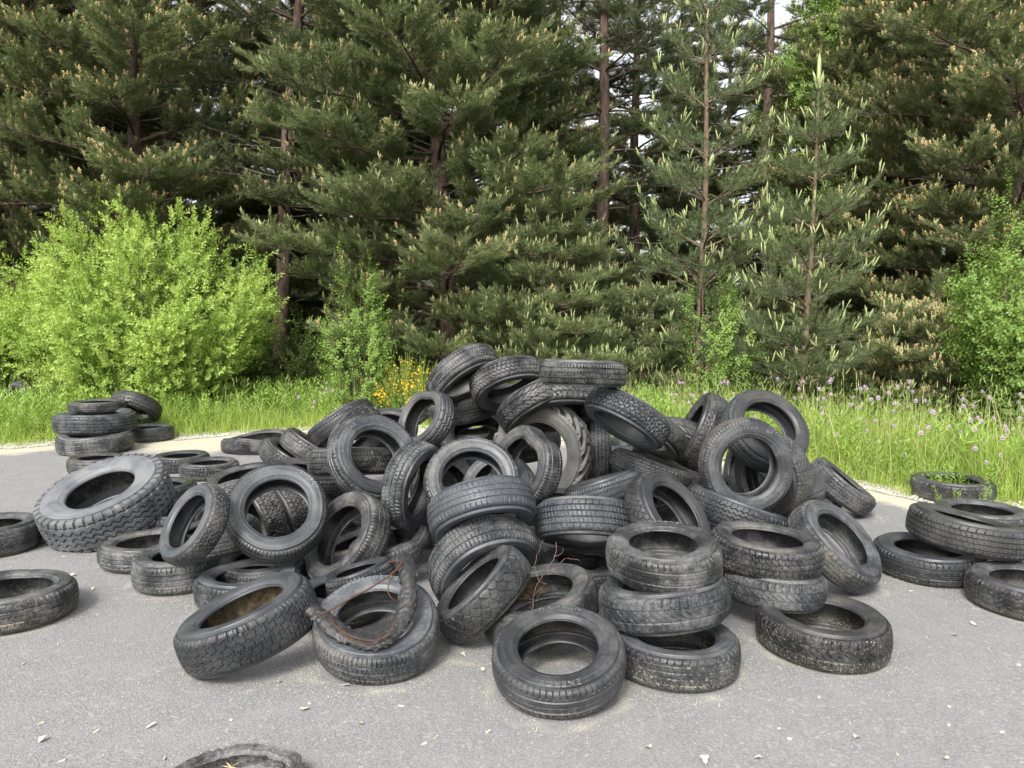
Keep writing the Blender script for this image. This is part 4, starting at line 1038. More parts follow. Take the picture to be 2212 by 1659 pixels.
# ------------------------------------------------------------------ broadleaved bushes and saplings
def bush_geo(seed, rx, ry, H, nstem, templs, shoot_n, scale, base_r=.35, spiky=0.25, low=0.12, lean=0.55, shape=0.75):
    rng = np.random.default_rng(seed); wood = Bag(); P, Dd, S = [], [], []
    for i in range(nstem):
        a = rng.uniform(0, 2 * PI); q = math.sqrt(rng.uniform(0, 1))
        tgt_z = H * rng.uniform(.72, 1.0) * (1 - (shape * .62) * q ** 2.2)
        tgt = np.array([math.cos(a) * q * rx, math.sin(a) * q * ry, tgt_z])
        b = np.array([math.cos(a) * base_r * q, math.sin(a) * base_r * q, 0])
        k = 8; t = np.linspace(0, 1, k)[:, None]
        pts = b + (tgt - b) * np.hstack([t ** .85, t ** .85, t ** 1.05]) + rng.normal(0, .02, (k, 3)) * t
        v, f = tube(pts, np.linspace(.016, .003, k), 4); wood.add(v, f)
        n = int(shoot_n * rng.uniform(.8, 1.2) * (0.6 + .6 * q))
        ts = low + (1 - low) * rng.uniform(0, 1, n) ** .75
        pp = np.stack([np.interp(ts, t[:, 0], pts[:, j]) for j in range(3)], 1)
        az = rng.uniform(0, 2 * PI, n)
        off = np.stack([np.cos(az), np.sin(az), np.zeros(n)], 1) * (rng.uniform(.02, .30, n) * (1.1 - .75 * ts))[:, None] * max(rx, .6)
        pp = pp + off * .55; pp[:, 2] += rng.uniform(-.12, .12, n)
        pp[:, 2] = np.maximum(pp[:, 2], .06)
        out = norm(np.stack([pp[:, 0] / rx, pp[:, 1] / ry, np.full(n, .25)], 1))
        dd = norm(out * .7 + norm(off + 1e-6) * .5 + np.array([0, 0, lean]) + rng.normal(0, .22, (n, 3)))
        P.append(pp); Dd.append(dd); S.append(rng.uniform(.7, 1.15, n))
        if rng.random() < spiky * 2.2:
            m = 3; P.append(pts[-1] + np.array([[0, 0, .0], [0, 0, .16], [0, 0, .30]])[:m] * rng.uniform(.5, 1.1)); Dd.append(norm(np.array([0, 0, 1.0]) + rng.normal(0, .18, (m, 3)))); S.append(np.array([.95, .8, .6]))
    P, Dd, S = np.concatenate(P), np.concatenate(Dd), np.concatenate(S)
    return wood, multi(templs, P, Dd, S * scale, rng)

def bush(name, cat, label, geo, mat, u, y, group=None, extra=None, x=None, wood='twig'):
    w, (v, f) = geo
    r = bpy.data.objects.new(name, None); COL.objects.link(r); tag(r, label, cat, group)
    mk_obj('stems', w.mesh('stems', M[wood]), r)
    mk_obj('foliage', mk_mesh('foliage', v, f, M[mat], None, False), r)
    if extra: mk_obj('flowers', mk_mesh('flowers', extra[0], extra[1], M['yellow'], None, False), r, kind='stuff')
    px = at_dist(u, 800, y)[0] if x is None else x
    r.location = (px, y, 0)
    return r

def build_bushes():
    bush('willow_bush', 'bush', 'large bright yellow green willow bush on the left behind the stacked tyres', bush_geo(11, 2.3, 1.4, 3.62, 94, WILLOW, 74, 1.0, .6, .38, .08, .25, .80), 'willow', 322, 12.4)
    bush('willow_bush', 'bush', 'second willow bush cut by the left edge of the photo', bush_geo(12, 1.6, 1.1, 3.1, 52, WILLOW, 62, 1.0, .4, .3, .08, .25, .80), 'willow', -60, 13.3)
    S = 'young birches along the verge'
    bush('birch_sapling', 'birch', 'slender birch sapling left of the yellow broom', bush_geo(13, .62, .5, 2.75, 12, BIRCH, 46, .85, .12, .3, .1, .3, .9), 'birch', 768, 11.7, S)
    bush('birch_sapling', 'birch', 'small birch sapling in front of the young pines at the right of the heap', bush_geo(14, .68, .5, 2.35, 13, BIRCH, 44, .85, .12, .3, .08, .3, .9), 'birch', 1535, 11.4, S)
    bush('birch_sapling', 'birch', 'leafy birch at the right edge of the photo above the purple flowers', bush_geo(15, 1.25, .9, 3.9, 48, BIRCH, 74, 1.0, .3, .3, .08, .15, .9), 'birch', 2265, 9.9, S)
    U = 'shrubs in the shade of the pines'
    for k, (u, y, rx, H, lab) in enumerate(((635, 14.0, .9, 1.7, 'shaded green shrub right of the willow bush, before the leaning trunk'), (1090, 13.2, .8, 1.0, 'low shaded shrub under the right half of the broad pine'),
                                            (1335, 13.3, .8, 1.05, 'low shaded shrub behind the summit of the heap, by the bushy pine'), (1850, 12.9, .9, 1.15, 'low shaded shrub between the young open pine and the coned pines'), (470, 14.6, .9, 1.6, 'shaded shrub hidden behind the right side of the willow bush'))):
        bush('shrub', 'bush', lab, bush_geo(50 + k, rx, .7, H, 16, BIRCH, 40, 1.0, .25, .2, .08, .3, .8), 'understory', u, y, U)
    # the tall leafy birch behind the young pines
    rng = np.random.default_rng(16); w = Bag(); P, Dd = [], []
    zz = np.linspace(0, 10, 9); v, f = tube(np.stack([np.sin(zz) * .08, zz * 0, zz], 1), np.linspace(.09, .015, 9), 7); w.add(v, f)
    for i in range(85):
        z = rng.uniform(2.5, 9.8); a = rng.uniform(0, 2 * PI); L = np.interp(z, [2, 5, 10], [1.2, 2.0, .5]) * rng.uniform(.6, 1.1)
        t = np.linspace(0, 1, 5)[:, None]
        pts = np.array([0, 0, z]) + np.array([math.cos(a), math.sin(a), .55]) * L * t - np.array([0, 0, .3]) * L * t ** 2
        v, f = tube(pts, np.linspace(.02, .004, 5), 4); w.add(v, f)
        n = 42; ts = rng.uniform(.2, 1, n); pp = np.stack([np.interp(ts, t[:, 0], pts[:, j]) for j in range(3)], 1) + rng.normal(0, .14, (n, 3))
        P.append(pp); Dd.append(norm(rng.normal(0, 1, (n, 3)) + np.array([math.cos(a), math.sin(a), .1])))
    P, Dd = np.concatenate(P), np.concatenate(Dd)
    g = multi(BIRCH, P, Dd, 1.15, rng)
    r = bpy.data.objects.new('birch_tree', None); COL.objects.link(r)
    tag(r, 'tall leafy birch behind the young pines at the upper right', 'birch', S)
    mk_obj('trunk', w.mesh('trunk', M['twig']), r); mk_obj('crown', mk_mesh('crown', g[0], g[1], M['birch'], None, False), r)
    r.location = (at_dist(1790, 800, 17.0)[0], 17.0, 0)
    # flowering broom
    for (u, y, H, rx, lab, sd, nf, mult) in ((885, 11.9, 1.15, .75, 'broom bush with yellow flowers beside the heap, below the broad pine', 21, 1100, 1.1), (985, 12.6, .8, .6, 'low half dried broom bush right of the flowering one', 22, 150, 1.0),
                                   (650, 21.0, 3.2, 1.1, 'tall yellow flowering broom deep in the gap behind the leaning trunk', 23, 700, 1.6), (545, 23.0, 4.3, .8, 'distant yellow broom above the willow bush', 24, 420, 1.8),
                                   (1060, 17.5, 1.9, 1.0, 'yellow broom half hidden under the broad pine', 25, 260, 1.5)):
        rng = np.random.default_rng(sd); n = 520
        a = rng.uniform(0, 2 * PI, n); q = np.sqrt(rng.uniform(0, 1, n)); tip = np.stack([np.cos(a) * q * rx, np.sin(a) * q * rx, H * rng.uniform(.55, 1, n) * (1 - .35 * q ** 2)], 1)
        base = tip * np.array([.25, .25, .0]) + np.array([0, 0, .02])
        d = tip - base; L = np.linalg.norm(d, axis=1)
        blade = (np.array([[-.004, 0, 0], [.004, 0, 0], [.002, 0, 1], [-.002, 0, 1]]), np.array([[0, 1, 2, 3]]))
        x_, y_, z_ = frames(d, rng); tv = blade[0]
        wv = (tv[None, :, 0:1] * x_[:, None] * mult * 1.5 + tv[None, :, 2:3] * z_[:, None] * L[:, None, None]) + base[:, None]
        wf = blade[1][None] + (np.arange(n) * 4)[:, None, None]
        b = Bag(); b.add(wv.reshape(-1, 3), wf.reshape(-1, 4))
        fol = multi(WEED, base + d * rng.uniform(.3, .8, (n, 1)), d, .38 * mult, rng)
        r = bpy.data.objects.new('broom_bush', None); COL.objects.link(r); tag(r, lab, 'bush', 'yellow flowering broom')
        mk_obj('stems', b.mesh('stems', M['broom'], False), r); mk_obj('foliage', mk_mesh('foliage', fol[0], fol[1], M['broom'], None, False), r)
        pet = (np.array([[0, 0, 0], [.014, .004, .010], [0, .006, .026], [-.014, .004, .010], [0, -.012, .014]]), np.array([[0, 1, 2], [0, 2, 3], [0, 4, 1], [0, 3, 4]]))
        cl = rng.integers(0, n, nf // 6); ids = np.repeat(cl, 6)
        fp = base[ids] + d[ids] * rng.uniform(.6, 1.0, (len(ids), 1)) + rng.normal(0, .02, (len(ids), 3))
        fl = place(pet, fp, rng.normal(0, 1, (len(ids), 3)) + [0, 0, .5], rng.uniform(.9, 1.4, len(ids)) * mult, rng)
        mk_obj('flowers', mk_mesh('flowers', fl[0], fl[1], M['yellow'], None, False), r, kind='stuff')
        r.location = (at_dist(u, 800, y)[0], y, 0)
build_bushes()
# ================================================================== GROUND
EDGE_UV = [(-700, 1010), (-400, 990), (-50, 969), (130, 959), (300, 946), (480, 939), (640, 931), (800, 926), (1000, 930), (1250, 950), (1560, 990), (1776, 1030), (1976, 1074), (2212, 1104), (2500, 1150), (3000, 1230)]
EDGE = np.array([on_plane(u, v)[:2] for u, v in EDGE_UV]); EDGE = EDGE[np.argsort(EDGE[:, 0])]
def edge_y(x):
    x = np.asarray(x, float)
    return np.interp(x, EDGE[:, 0], EDGE[:, 1]) + .05 * np.sin(x * 3.1) + .035 * np.sin(x * 7.7 + 1) + .02 * np.sin(x * 17.3)

def mat_asphalt():
    t = NT('asphalt')
    tc = t.n('ShaderNodeTexCoord'); vec = tc.outputs['Object']
    vo = t.n('ShaderNodeTexVoronoi'); t.l(vec, vo.inputs['Vector']); vo.inputs['Scale'].default_value = 125.0
    v2 = t.n('ShaderNodeTexVoronoi'); t.l(vec, v2.inputs['Vector']); v2.inputs['Scale'].default_value = 62.0
    sp = t.n('ShaderNodeSeparateColor'); t.l(vo.outputs['Color'], sp.inputs[0])
    sp2 = t.n('ShaderNodeSeparateColor'); t.l(v2.outputs['Color'], sp2.inputs[0])
    big = t.noise(vec, 0.55, 5, 0.6); mid = t.noise(vec, 5.0, 5, 0.65); fine = t.noise(vec, 45.0, 4, 0.7); grit = t.noise(vec, 150.0, 3, 0.8)
    stone = t.mix(sp.outputs[0], (0.175, 0.172, 0.170), (0.250, 0.245, 0.241))
    stone = t.mix(t.math('MULTIPLY', t.ramp(sp2.outputs[1], 0.88, 0.98), 0.5), stone, (0.36, 0.353, 0.336))
    gap = t.ramp(vo.outputs['Distance'], 0.42, 0.68)
    col = t.mix(t.math('MULTIPLY', gap, 0.42), stone, (0.105, 0.103, 0.101))
    col = t.mix(t.math('MULTIPLY', t.ramp(mid, 0.38, 0.72), 0.35), col, (0.255, 0.250, 0.245))
    col = t.mix(t.math('MULTIPLY', t.ramp(big, 0.40, 0.66), 0.32), col, (0.185, 0.181, 0.179))
    # pale sand blown in from the verge and trodden through the yard
    e = t.attr('edge')
    near = t.ramp(e, 0.0, 1.5, 1.0, 0.0)
    sandm = t.math('ADD', t.math('MULTIPLY', near, 0.55), t.math('ADD', t.math('MULTIPLY', mid, 0.35), t.math('MULTIPLY', fine, 0.35)))
    sandf = t.ramp(sandm, 0.56, 0.80)
    sandc = t.mix(grit, (0.40, 0.365, 0.265), (0.56, 0.525, 0.41))
    col = t.mix(t.math('MULTIPLY', sandf, 0.85), col, sandc)
    # dust gathered round the heap
    h = t.attr('heap')
    hs = t.ramp(t.math('ADD', t.math('MULTIPLY', h, 0.45), t.math('MULTIPLY', grit, 0.75)), 0.66, 0.92)
    col = t.mix(t.math('MULTIPLY', hs, t.math('MULTIPLY', h, 0.85)), col, (0.43, 0.40, 0.31))
    hgt = t.math('ADD', t.math('MULTIPLY', t.math('SUBTRACT', 1.0, vo.outputs['Distance']), 0.8), t.math('MULTIPLY', fine, 0.6))
    return t.done(t.bsdf(col, 0.88, 0.3, hgt, 0.75, 0.004))

def mat_soil():
    t = NT('soil'); tc = t.n('ShaderNodeTexCoord'); vec = tc.outputs['Object']
    a = t.noise(vec, 1.5, 5, 0.65); b = t.noise(vec, 30, 4, 0.7)
    col = t.mix(t.ramp(a, 0.35, 0.65), (0.060, 0.068, 0.028), (0.105, 0.085, 0.052))
    col = t.mix(t.ramp(b, 0.5, 0.75), col, (0.15, 0.13, 0.075))
    return t.done(t.bsdf(col, 0.95, 0.2, b, 0.6, 0.02))

def mat_gravel():
    t = NT('gravel'); tc = t.n('ShaderNodeTexCoord'); vec = tc.outputs['Object']
    vo = t.n('ShaderNodeTexVoronoi'); t.l(vec, vo.inputs['Vector']); vo.inputs['Scale'].default_value = 55.0
    sp = t.n('ShaderNodeSeparateColor'); t.l(vo.outputs['Color'], sp.inputs[0])
    b = t.noise(vec, 5, 5, 0.7)
    col = t.mix(sp.outputs[0], (0.36, 0.33, 0.27), (0.62, 0.60, 0.54))
    col = t.mix(t.ramp(vo.outputs['Distance'], 0.45, 0.75), col, (0.16, 0.14, 0.11))
    col = t.mix(t.ramp(b, 0.50, 0.68), col, (0.50, 0.45, 0.30))
    return t.done(t.bsdf(col, 0.9, 0.3, t.math('SUBTRACT', 1.0, vo.outputs['Distance']), 0.9, 0.01))

M['pebble'] = mat_leaf('pebbles', (0.34, 0.32, 0.27), (0.62, 0.60, 0.54), 0.0, 0.85, 3.0)
M['sand'] = mat_leaf('sand_grains', (0.40, 0.37, 0.28), (0.66, 0.62, 0.50), 0.0, 0.85, 6.0)
M['dryleaf'] = mat_leaf('dry_leaves', (0.42, 0.39, 0.31), (0.60, 0.56, 0.46), 0.15, 0.7, 9.0)
M['straw'] = mat_leaf('straw', (0.45, 0.36, 0.20), (0.60, 0.50, 0.30), 0.1, 0.7, 5.0)

def build_ground():
    soil = mat_soil()
    xs = np.concatenate([[-600, -150], np.linspace(-45, 45, 61), [150, 600]]); ys = np.concatenate([[-300, -40], np.linspace(-6, 60, 60), [150, 700]])
    X, Y = np.meshgrid(xs, ys, indexing='ij'); rng = np.random.default_rng(3)
    e = Y - edge_y(np.clip(X, EDGE[0, 0], EDGE[-1, 0]))
    Z = np.where((np.abs(X) < 46) & (Y < 61) & (e > .8), .05 + .05 * np.sin(X * 1.3) * np.cos(Y * .9), 0) * np.clip((e - .8) / 2, 0, 1)
    v = np.stack([X, Y, Z - 0.004], -1).reshape(-1, 3)
    mk_obj('ground', mk_mesh('ground', v, grid_faces(len(xs), len(ys), False), soil), kind='structure')
    # asphalt: rows follow the edge of the verge
    xs = np.linspace(-26, 20, 470); ts = np.concatenate([np.linspace(0, 1.2, 16), np.linspace(1.35, 10, 70), [12, 16, 22]])
    X = xs[:, None] + 0 * ts[None]; Y = edge_y(xs)[:, None] - ts[None]
    d = ts[None] + 0 * X
    tp = np.array([o.matrix_world.translation[:2] for o in tyre_objs.values()]); tz = np.array([o.matrix_world.translation[2] for o in tyre_objs.values()])
    dist = np.full(X.shape, 9.0)
    for (px, py), z in zip(tp, tz):
        if z < .32: dist = np.minimum(dist, np.hypot(X - px, Y - py))
    heap = np.clip(1 - np.abs(dist - .30) / .13, 0, 1)
    me = mk_mesh('asphalt', np.stack([X, Y, 0 * X], -1).reshape(-1, 3), grid_faces(len(xs), len(ts), False)[:, ::-1], mat_asphalt(), None, True, {'edge': (d - .9 * np.exp(-((X + 3.6) / 1.1) ** 2) - .35 * np.exp(-((X - 3.6) / 1.0) ** 2)).ravel(), 'heap': heap.ravel()})
    mk_obj('asphalt', me, kind='structure')
    xs = np.linspace(-24, 18, 700); rng = np.random.default_rng(5)
    w0 = .10 + .22 * rng.random(700); k = np.ones(5) / 5; w0 = np.convolve(w0, k, 'same') + .10 * np.sin(xs * 2.3) * np.sin(xs * .9)
    ts = np.linspace(0, 1, 6)
    X = xs[:, None] + 0 * ts; Y = edge_y(xs)[:, None] - w0[:, None] + (w0[:, None] + .55) * ts
    Z = .006 + .012 * np.sin(ts * PI)[None] + 0 * X
    mk_obj('gravel', mk_mesh('gravel', np.stack([X, Y, Z], -1).reshape(-1, 3), grid_faces(700, 6, False)[:, ::-1], mat_gravel()), kind='structure')
build_ground()

OCT = (np.array([[1, 0, 0], [-1, 0, 0], [0, 1, 0], [0, -1, 0], [0, 0, .6], [0, 0, -.6]], float), np.array([[0, 2, 4], [2, 1, 4], [1, 3, 4], [3, 0, 4], [2, 0, 5], [1, 2, 5], [3, 1, 5], [0, 3, 5]]))

def build_litter():
    rng = np.random.default_rng(8)
    n = 4200
    x = rng.uniform(-12, 9, n); y = edge_y(x) + rng.normal(.08, .22, n)
    r = rng.uniform(.006, .018, n) * (1 + (rng.random(n) < .04) * 1.0)
    v, f = place(OCT, np.stack([x, y, .008 + r * .3], 1), rng.normal(0, .4, (n, 3)) + [0, 0, 1], r, rng)
    mk_obj('pebbles', mk_mesh('pebbles', v, f, M['pebble'], None, False), label='pale gravel pebbles along the edge of the asphalt', cat='gravel', kind='stuff')
    # sand grains round the tyres that touch the ground
    P = []
    for tid, o in tyre_objs.items():
        p = o.matrix_world.translation
        if p.z > .34 or tid.startswith('fill') or p.y > 8: continue
        D = next(t for t in TY if t[0] == tid)
        R = .30; m = 650
        a = rng.uniform(0, 2 * PI, m); rr = R + rng.normal(.02, .045, m) + (rng.random(m) < .25) * rng.uniform(0, .22, m)
        P.append(np.stack([p.x + np.cos(a) * rr, p.y + np.sin(a) * rr, np.full(m, .002)], 1))
    P.append(np.stack([rng.uniform(-5, 4.5, 1500), rng.uniform(2.0, 8.5, 1500), np.full(1500, .002)], 1))
    P = np.concatenate(P); r = rng.uniform(.0009, .0028, len(P))
    v, f = place(OCT, P, rng.normal(0, 1, (len(P), 3)), r, rng)
    mk_obj('sand', mk_mesh('sand', v, f, M['sand'], None, False), label='pale sand grains scattered on the asphalt around the tyres', cat='sand', kind='stuff')
    # leaves and bark chips, one object each
    def leaf_mesh(seed, L, W):
        q = np.random.default_rng(seed); k = 7
        t = np.linspace(0, 1, k); w = W * np.sin(t * PI) ** .7 * (1 + .2 * q.normal(size=k)) / 2; zc = .006 * np.sin(t * 4 + q.uniform(0, 3)) + .006
        V = np.concatenate([np.stack([t * L - L / 2, w, zc + .35 * w], 1), np.stack([t * L - L / 2, 0 * t, zc], 1), np.stack([t * L - L / 2, -w, zc + .3 * w], 1)])
        F = [[i + 1, i, k + i, k + i + 1] for i in range(k - 1)] + [[k + i + 1, k + i, 2 * k + i, 2 * k + i + 1] for i in range(k - 1)]
        return mk_mesh('dry_leaf', V, np.array(F), M['dryleaf'])
    def chip_mesh(seed, L, W):
        q = np.random.default_rng(seed); b = Bag()
        V = np.array([[-L, -W, 0], [L, -W * .6, 0], [L * .9, W * .8, 0], [-L * .8, W, 0], [-L, -W, .006], [L, -W * .6, .004], [L * .9, W * .8, .007], [-L * .8, W, .005]]) / np.array([2, 2, 1]) + q.normal(0, .0015, (8, 3)) * [1, 1, .2]
        F = [[0, 3, 2, 1], [4, 5, 6, 7], [0, 1, 5, 4], [1, 2, 6, 5], [2, 3, 7, 6], [3, 0, 4, 7]]
        return mk_mesh('bark_chip', V, np.array(F), M['dryleaf'], None, False)
    LV = [leaf_mesh(i, rng.uniform(.034, .050), rng.uniform(.018, .028)) for i in range(5)]; CH = [chip_mesh(i, rng.uniform(.014, .034), rng.uniform(.005, .010)) for i in range(6)]
    leaves = [(657, 1534, 'yellowish leaf on bare asphalt between the bottom edge and the front left tyres'), (326, 1571, 'pale leaf on the asphalt at the lower left'), (94, 1601, 'whitish leaf near the bottom left corner'), (604, 1476, 'leaf on the asphalt just below the tilted winter tyre'),
              (1400, 1618, 'large pale leaf below the foremost tyre, near the bottom edge'), (1043, 1449, 'curled leaf on the asphalt left of the foremost tyre'), (746, 1483, 'small leaf below the wire covered tyre'), (1850, 1596, 'pale leaf on the asphalt at the lower right'),
              (1637, 1641, 'leaf close to the bottom edge right of the centre'), (1522, 1645, 'leaf by the bottom edge below the tall front stack'), (2103, 1350, 'leaf on bare asphalt at the right, in front of the tyre cut by the edge'),
              (2063, 1374, 'small leaf on bare asphalt right of the large flat tyre'), (158, 1244, 'leaf beside the pale dusty tyre at the left edge'), (200, 1274, 'leaf between the pale dusty tyre and the heap'), (1000, 1418, 'pale leaf beside the leaf treaded tyre foot'), (2044, 1641, 'leaf at the bottom right'), (780, 1565, 'leaf shred under the wire covered tyre')]
    for i, (u, v, lab) in enumerate(leaves):
        p = on_plane(u, v, 0)
        o = mk_obj('dry_leaf', LV[i % 5], None, lab, 'leaf', 'pale leaves on the asphalt'); o.location = (p[0], p[1], .003); o.rotation_euler = (0, 0, rng.uniform(0, 6.3)); s = rng.uniform(.8, 1.15); o.scale = (s, s, s)
    k = 0
    while k < 28:
        u, v = rng.uniform(0, 2212), rng.uniform(1150, 1650)
        p = on_plane(u, v, 0)
        if min(np.hypot(p[0] - t[0], p[1] - t[1]) for t in [o.matrix_world.translation for o in tyre_objs.values()]) < .42: continue
        o = mk_obj('bark_chip', CH[k % 6], None, 'tiny pale bark chip lying on the grey asphalt', 'bark chip', 'bark chips strewn over the asphalt'); o.location = (p[0], p[1], .001); o.rotation_euler = (0, 0, rng.uniform(0, 6.3)); k += 1
build_litter()

# ------------------------------------------------------------------ grass, weeds, flowers
def blades(n, x, y, h, w, rng, lean=.45):
    """curved tapering blades, 3 segments"""
    a = rng.uniform(0, 2 * PI, n); ln = h * np.abs(rng.normal(0, lean, n)); dx, dy = np.cos(a) * ln, np.sin(a) * ln
    b = rng.uniform(0, 2 * PI, n); wx, wy = np.cos(b) * w / 2, np.sin(b) * w / 2
    V = []
    for t, q in ((0, 1), (.4, .9), (.75, .6), (1, .08)):
        cx = x + dx * t ** 2; cy = y + dy * t ** 2; cz = h * (t - .18 * t ** 3 * np.clip(ln / h, 0, 1.5))
        V.append(np.stack([cx - wx * q, cy - wy * q, cz], 1)); V.append(np.stack([cx + wx * q, cy + wy * q, cz], 1))
    V = np.stack(V, 1)
    F = np.array([[0, 1, 3, 2], [2, 3, 5, 4], [4, 5, 7, 6]])[None] + (np.arange(n) * 8)[:, None, None]
    return V.reshape(-1, 3), F.reshape(-1, 4)

def build_grass():
    rng = np.random.default_rng(31)
    n = 90000
    x = rng.uniform(-9.5, 7.5, n); d = rng.uniform(0, 1, n) ** 1.25 * 3.6 - .06
    # tufts: pull towards clump centres
    cx = rng.uniform(-9.5, 7.5, 1500); cd = rng.uniform(.0, 3.6, 1500)
    idx = rng.integers(0, 1500, n); m = rng.random(n) < .55
    x = np.where(m, cx[idx] + rng.normal(0, .055, n), x); d = np.where(m, np.maximum(cd[idx] + rng.normal(0, .075, n), -.10), d)
    y = edge_y(x) + d
    hmax = np.interp(d, [-.1, .0, .25, .8, 1.6, 3.6], [.10, .15, .26, .44, .55, .58])
    pat = .75 + .35 * np.sin(x * 1.9 + d * 2) * np.sin(x * .7 + 2)
    h = hmax * pat * rng.uniform(.30, 1.25, n); h = np.where(x > 1.2, h * 1.18, h)
    w = rng.uniform(.0045, .009, n)
    v, f = blades(n, x, y, h, w, rng, .62)
    mk_obj('grass', mk_mesh('grass', v, f, M['grass'], None, True), label='tall bright green grass along the edge of the asphalt', cat='grass', kind='stuff')
    # seed stalks
    n = 1500
    x = np.concatenate([rng.uniform(1.2, 7.5, 1050), rng.uniform(-9, 1.2, 450)]); d = rng.uniform(.45, 3.4, n); y = edge_y(x) + d
    h = rng.uniform(.5, 1.0, n) * np.interp(d, [.4, 1.2], [.75, 1.05])
    v, f = blades(n, x, y, h, np.full(n, .0040), rng, .30)
    tv = v.reshape(n, 8, 3); tip = (tv[:, 6] + tv[:, 7]) / 2; dr = norm(tip - (tv[:, 4] + tv[:, 5]) / 2)
    hs = rng.random(n) < .5
    sv, sf = place(spindle(1.0, .034, 4), (tip - dr * .03)[hs], dr[hs], rng.uniform(.05, .12, hs.sum()), rng)
    b = Bag(); b.add(v, f); b.add(sv, sf)
    mk_obj('seed_stalks', b.mesh('seed_stalks', M['seed'], False), label='thin grass stalks with pale seed heads rising above the verge', cat='grass', kind='stuff')
    # leafy weeds
    n = 2600
    x = np.where(rng.random(n) < .60, rng.uniform(-8.5, -.6, n), rng.uniform(-.6, 7.2, n)); d = rng.uniform(.25, 2.6, n)
    pos = np.stack([x, edge_y(x) + d, np.zeros(n)], 1); dr = norm(rng.normal(0, .18, (n, 3)) + [0, 0, 1])
    s = rng.uniform(.5, 1.3, n) * np.interp(d, [.2, 1], [.45, 1.15])
    v, f = multi(WEED, pos, dr, s, rng)
    mk_obj('weeds', mk_mesh('weeds', v, f, M['weed'], None, False), label='leafy green weeds mixed into the verge grass', cat='weeds', kind='stuff')
    # low plants under the trees
    n = 6500
    x = rng.uniform(-13, 13, n); y = rng.uniform(0, 1, n) ** 1.3 * 17 + edge_y(np.clip(x, -9, 8)) + 2.6
    v, f = multi(BIRCH + WILLOW, np.stack([x, y, rng.uniform(.02, .35, n)], 1), norm(rng.normal(0, .5, (n, 3)) + [0, 0, .9]), rng.uniform(.9, 1.9, n), rng)
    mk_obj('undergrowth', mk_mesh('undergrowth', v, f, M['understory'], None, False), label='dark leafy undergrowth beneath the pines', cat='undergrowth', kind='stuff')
    # far wood closing the view between the trunks
    n = 20000
    x = rng.uniform(-40, 40, n); y = rng.uniform(36, 50, n); z = rng.uniform(0, 1, n) ** 1.3 * 11.5 * (.72 + .28 * np.sin(x * .8 + 1.3 * np.sin(x * .31)))
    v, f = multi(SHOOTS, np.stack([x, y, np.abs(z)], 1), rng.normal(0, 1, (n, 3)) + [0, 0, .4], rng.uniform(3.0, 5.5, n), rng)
    mk_obj('far_wood', mk_mesh('far_wood', v, f, M['understory'], None, False), label='far off dark wood seen low between the trunks', cat='wood', kind='stuff')

def build_flowers():
    rng = np.random.default_rng(41)
    meshes = []
    for k in range(7):
        b = Bag(); H = .30 + .11 * k
        pts = np.array([[0, 0, 0], [.01, .005, .25], [.015, -.01, .45], [.02, 0, 1.0]]) * [1.5, 1.5, H]
        v, f = tube(pts, [.0032, .003, .0027, .002], 4); b.add(v, f, 0)
        c = pts[-1]; V, F = [], []
        for ring, (m, r0, r1, z0, z1, w) in enumerate(((11, .008, .029, -.006, -.010, .014), (11, .008, .030, 0, .004, .014), (9, .005, .023, .005, .015, .012), (6, .002, .012, .010, .024, .009))):
            for i in range(m):
                a = 2 * PI * (i + .5 * ring) / m + rng.uniform(-.1, .1); q = np.array([math.cos(a), math.sin(a), 0]); s_ = np.array([-math.sin(a), math.cos(a), 0])
                j = len(V); up = np.array([0, 0, 1.0])
                V += [c + q * r0 + up * z0, c + q * r1 * .8 + s_ * w / 2 + up * (z1 + .002), c + q * r1 + up * z1, c + q * r1 * .8 - s_ * w / 2 + up * (z1 + .002)]
                F += [[j, j + 1, j + 2], [j, j + 2, j + 3]]
        b.add(np.array(V), np.array(F), 1)
        me = b.mesh('scabious_flower', [M['weed'], M['petal']], False)
        meshes.append((me, H))
    k = 0; tries = 0
    while k < 175 and tries < 20000:
        tries += 1
        left = k < 26
        if left: u, v = rng.normal(690, 42), rng.normal(862, 20)
        else:
            u = 1370 + 850 * rng.uniform(0, 1) ** .62; v = np.interp(u, [1370, 1700, 2212], [848, 888, 930]) + rng.normal(0, 1) * np.interp(u, [1370, 2212], [28, 66])
        x0 = at_dist(u, 800, 9.0)[0] / 9.0
        y = None
        for yy in np.linspace(6.0, 13.0, 60):
            if yy > edge_y(x0 * yy): y = yy; break
        if y is None: continue
        y = y + rng.uniform(.2, 2.0)
        p = at_dist(u, v, y)
        if not (.22 < p[2] < .98): continue
        me, H = min(meshes, key=lambda q: abs(q[1] - p[2]))
        o = mk_obj('scabious_flower', me, None, 'small mauve scabious flower on a thin stem in the verge grass' , 'flower', 'mauve scabious flowers in the verge')
        o.location = (p[0], y, 0); s = p[2] / H; o.rotation_euler = (rng.normal(0, .04), rng.normal(0, .04), rng.uniform(0, 6.3)); o.scale = (s * .82, s * .82, s)
        k += 1
build_grass()
build_flowers()
# ================================================================== TORN STRIP, WIRE, TWIGS, DIRT
M['wire'] = mat_plain('rusty_wire', (0.045, 0.021, 0.014), (0.10, 0.048, 0.032), 0.7, 60)
M['torn'] = mat_plain('torn_rubber', (0.010, 0.010, 0.010), (0.034, 0.033, 0.031), 0.5, 38, .45, .8, .004)
M['redtwig'] = mat_plain('red_twig', (0.11, 0.06, 0.05), (0.22, 0.145, 0.12), 0.7, 40)
M['dirt'] = mat_plain('brown_dirt', (0.060, 0.046, 0.030), (0.15, 0.118, 0.075), 0.95, 30, .1, 1.0, .01)

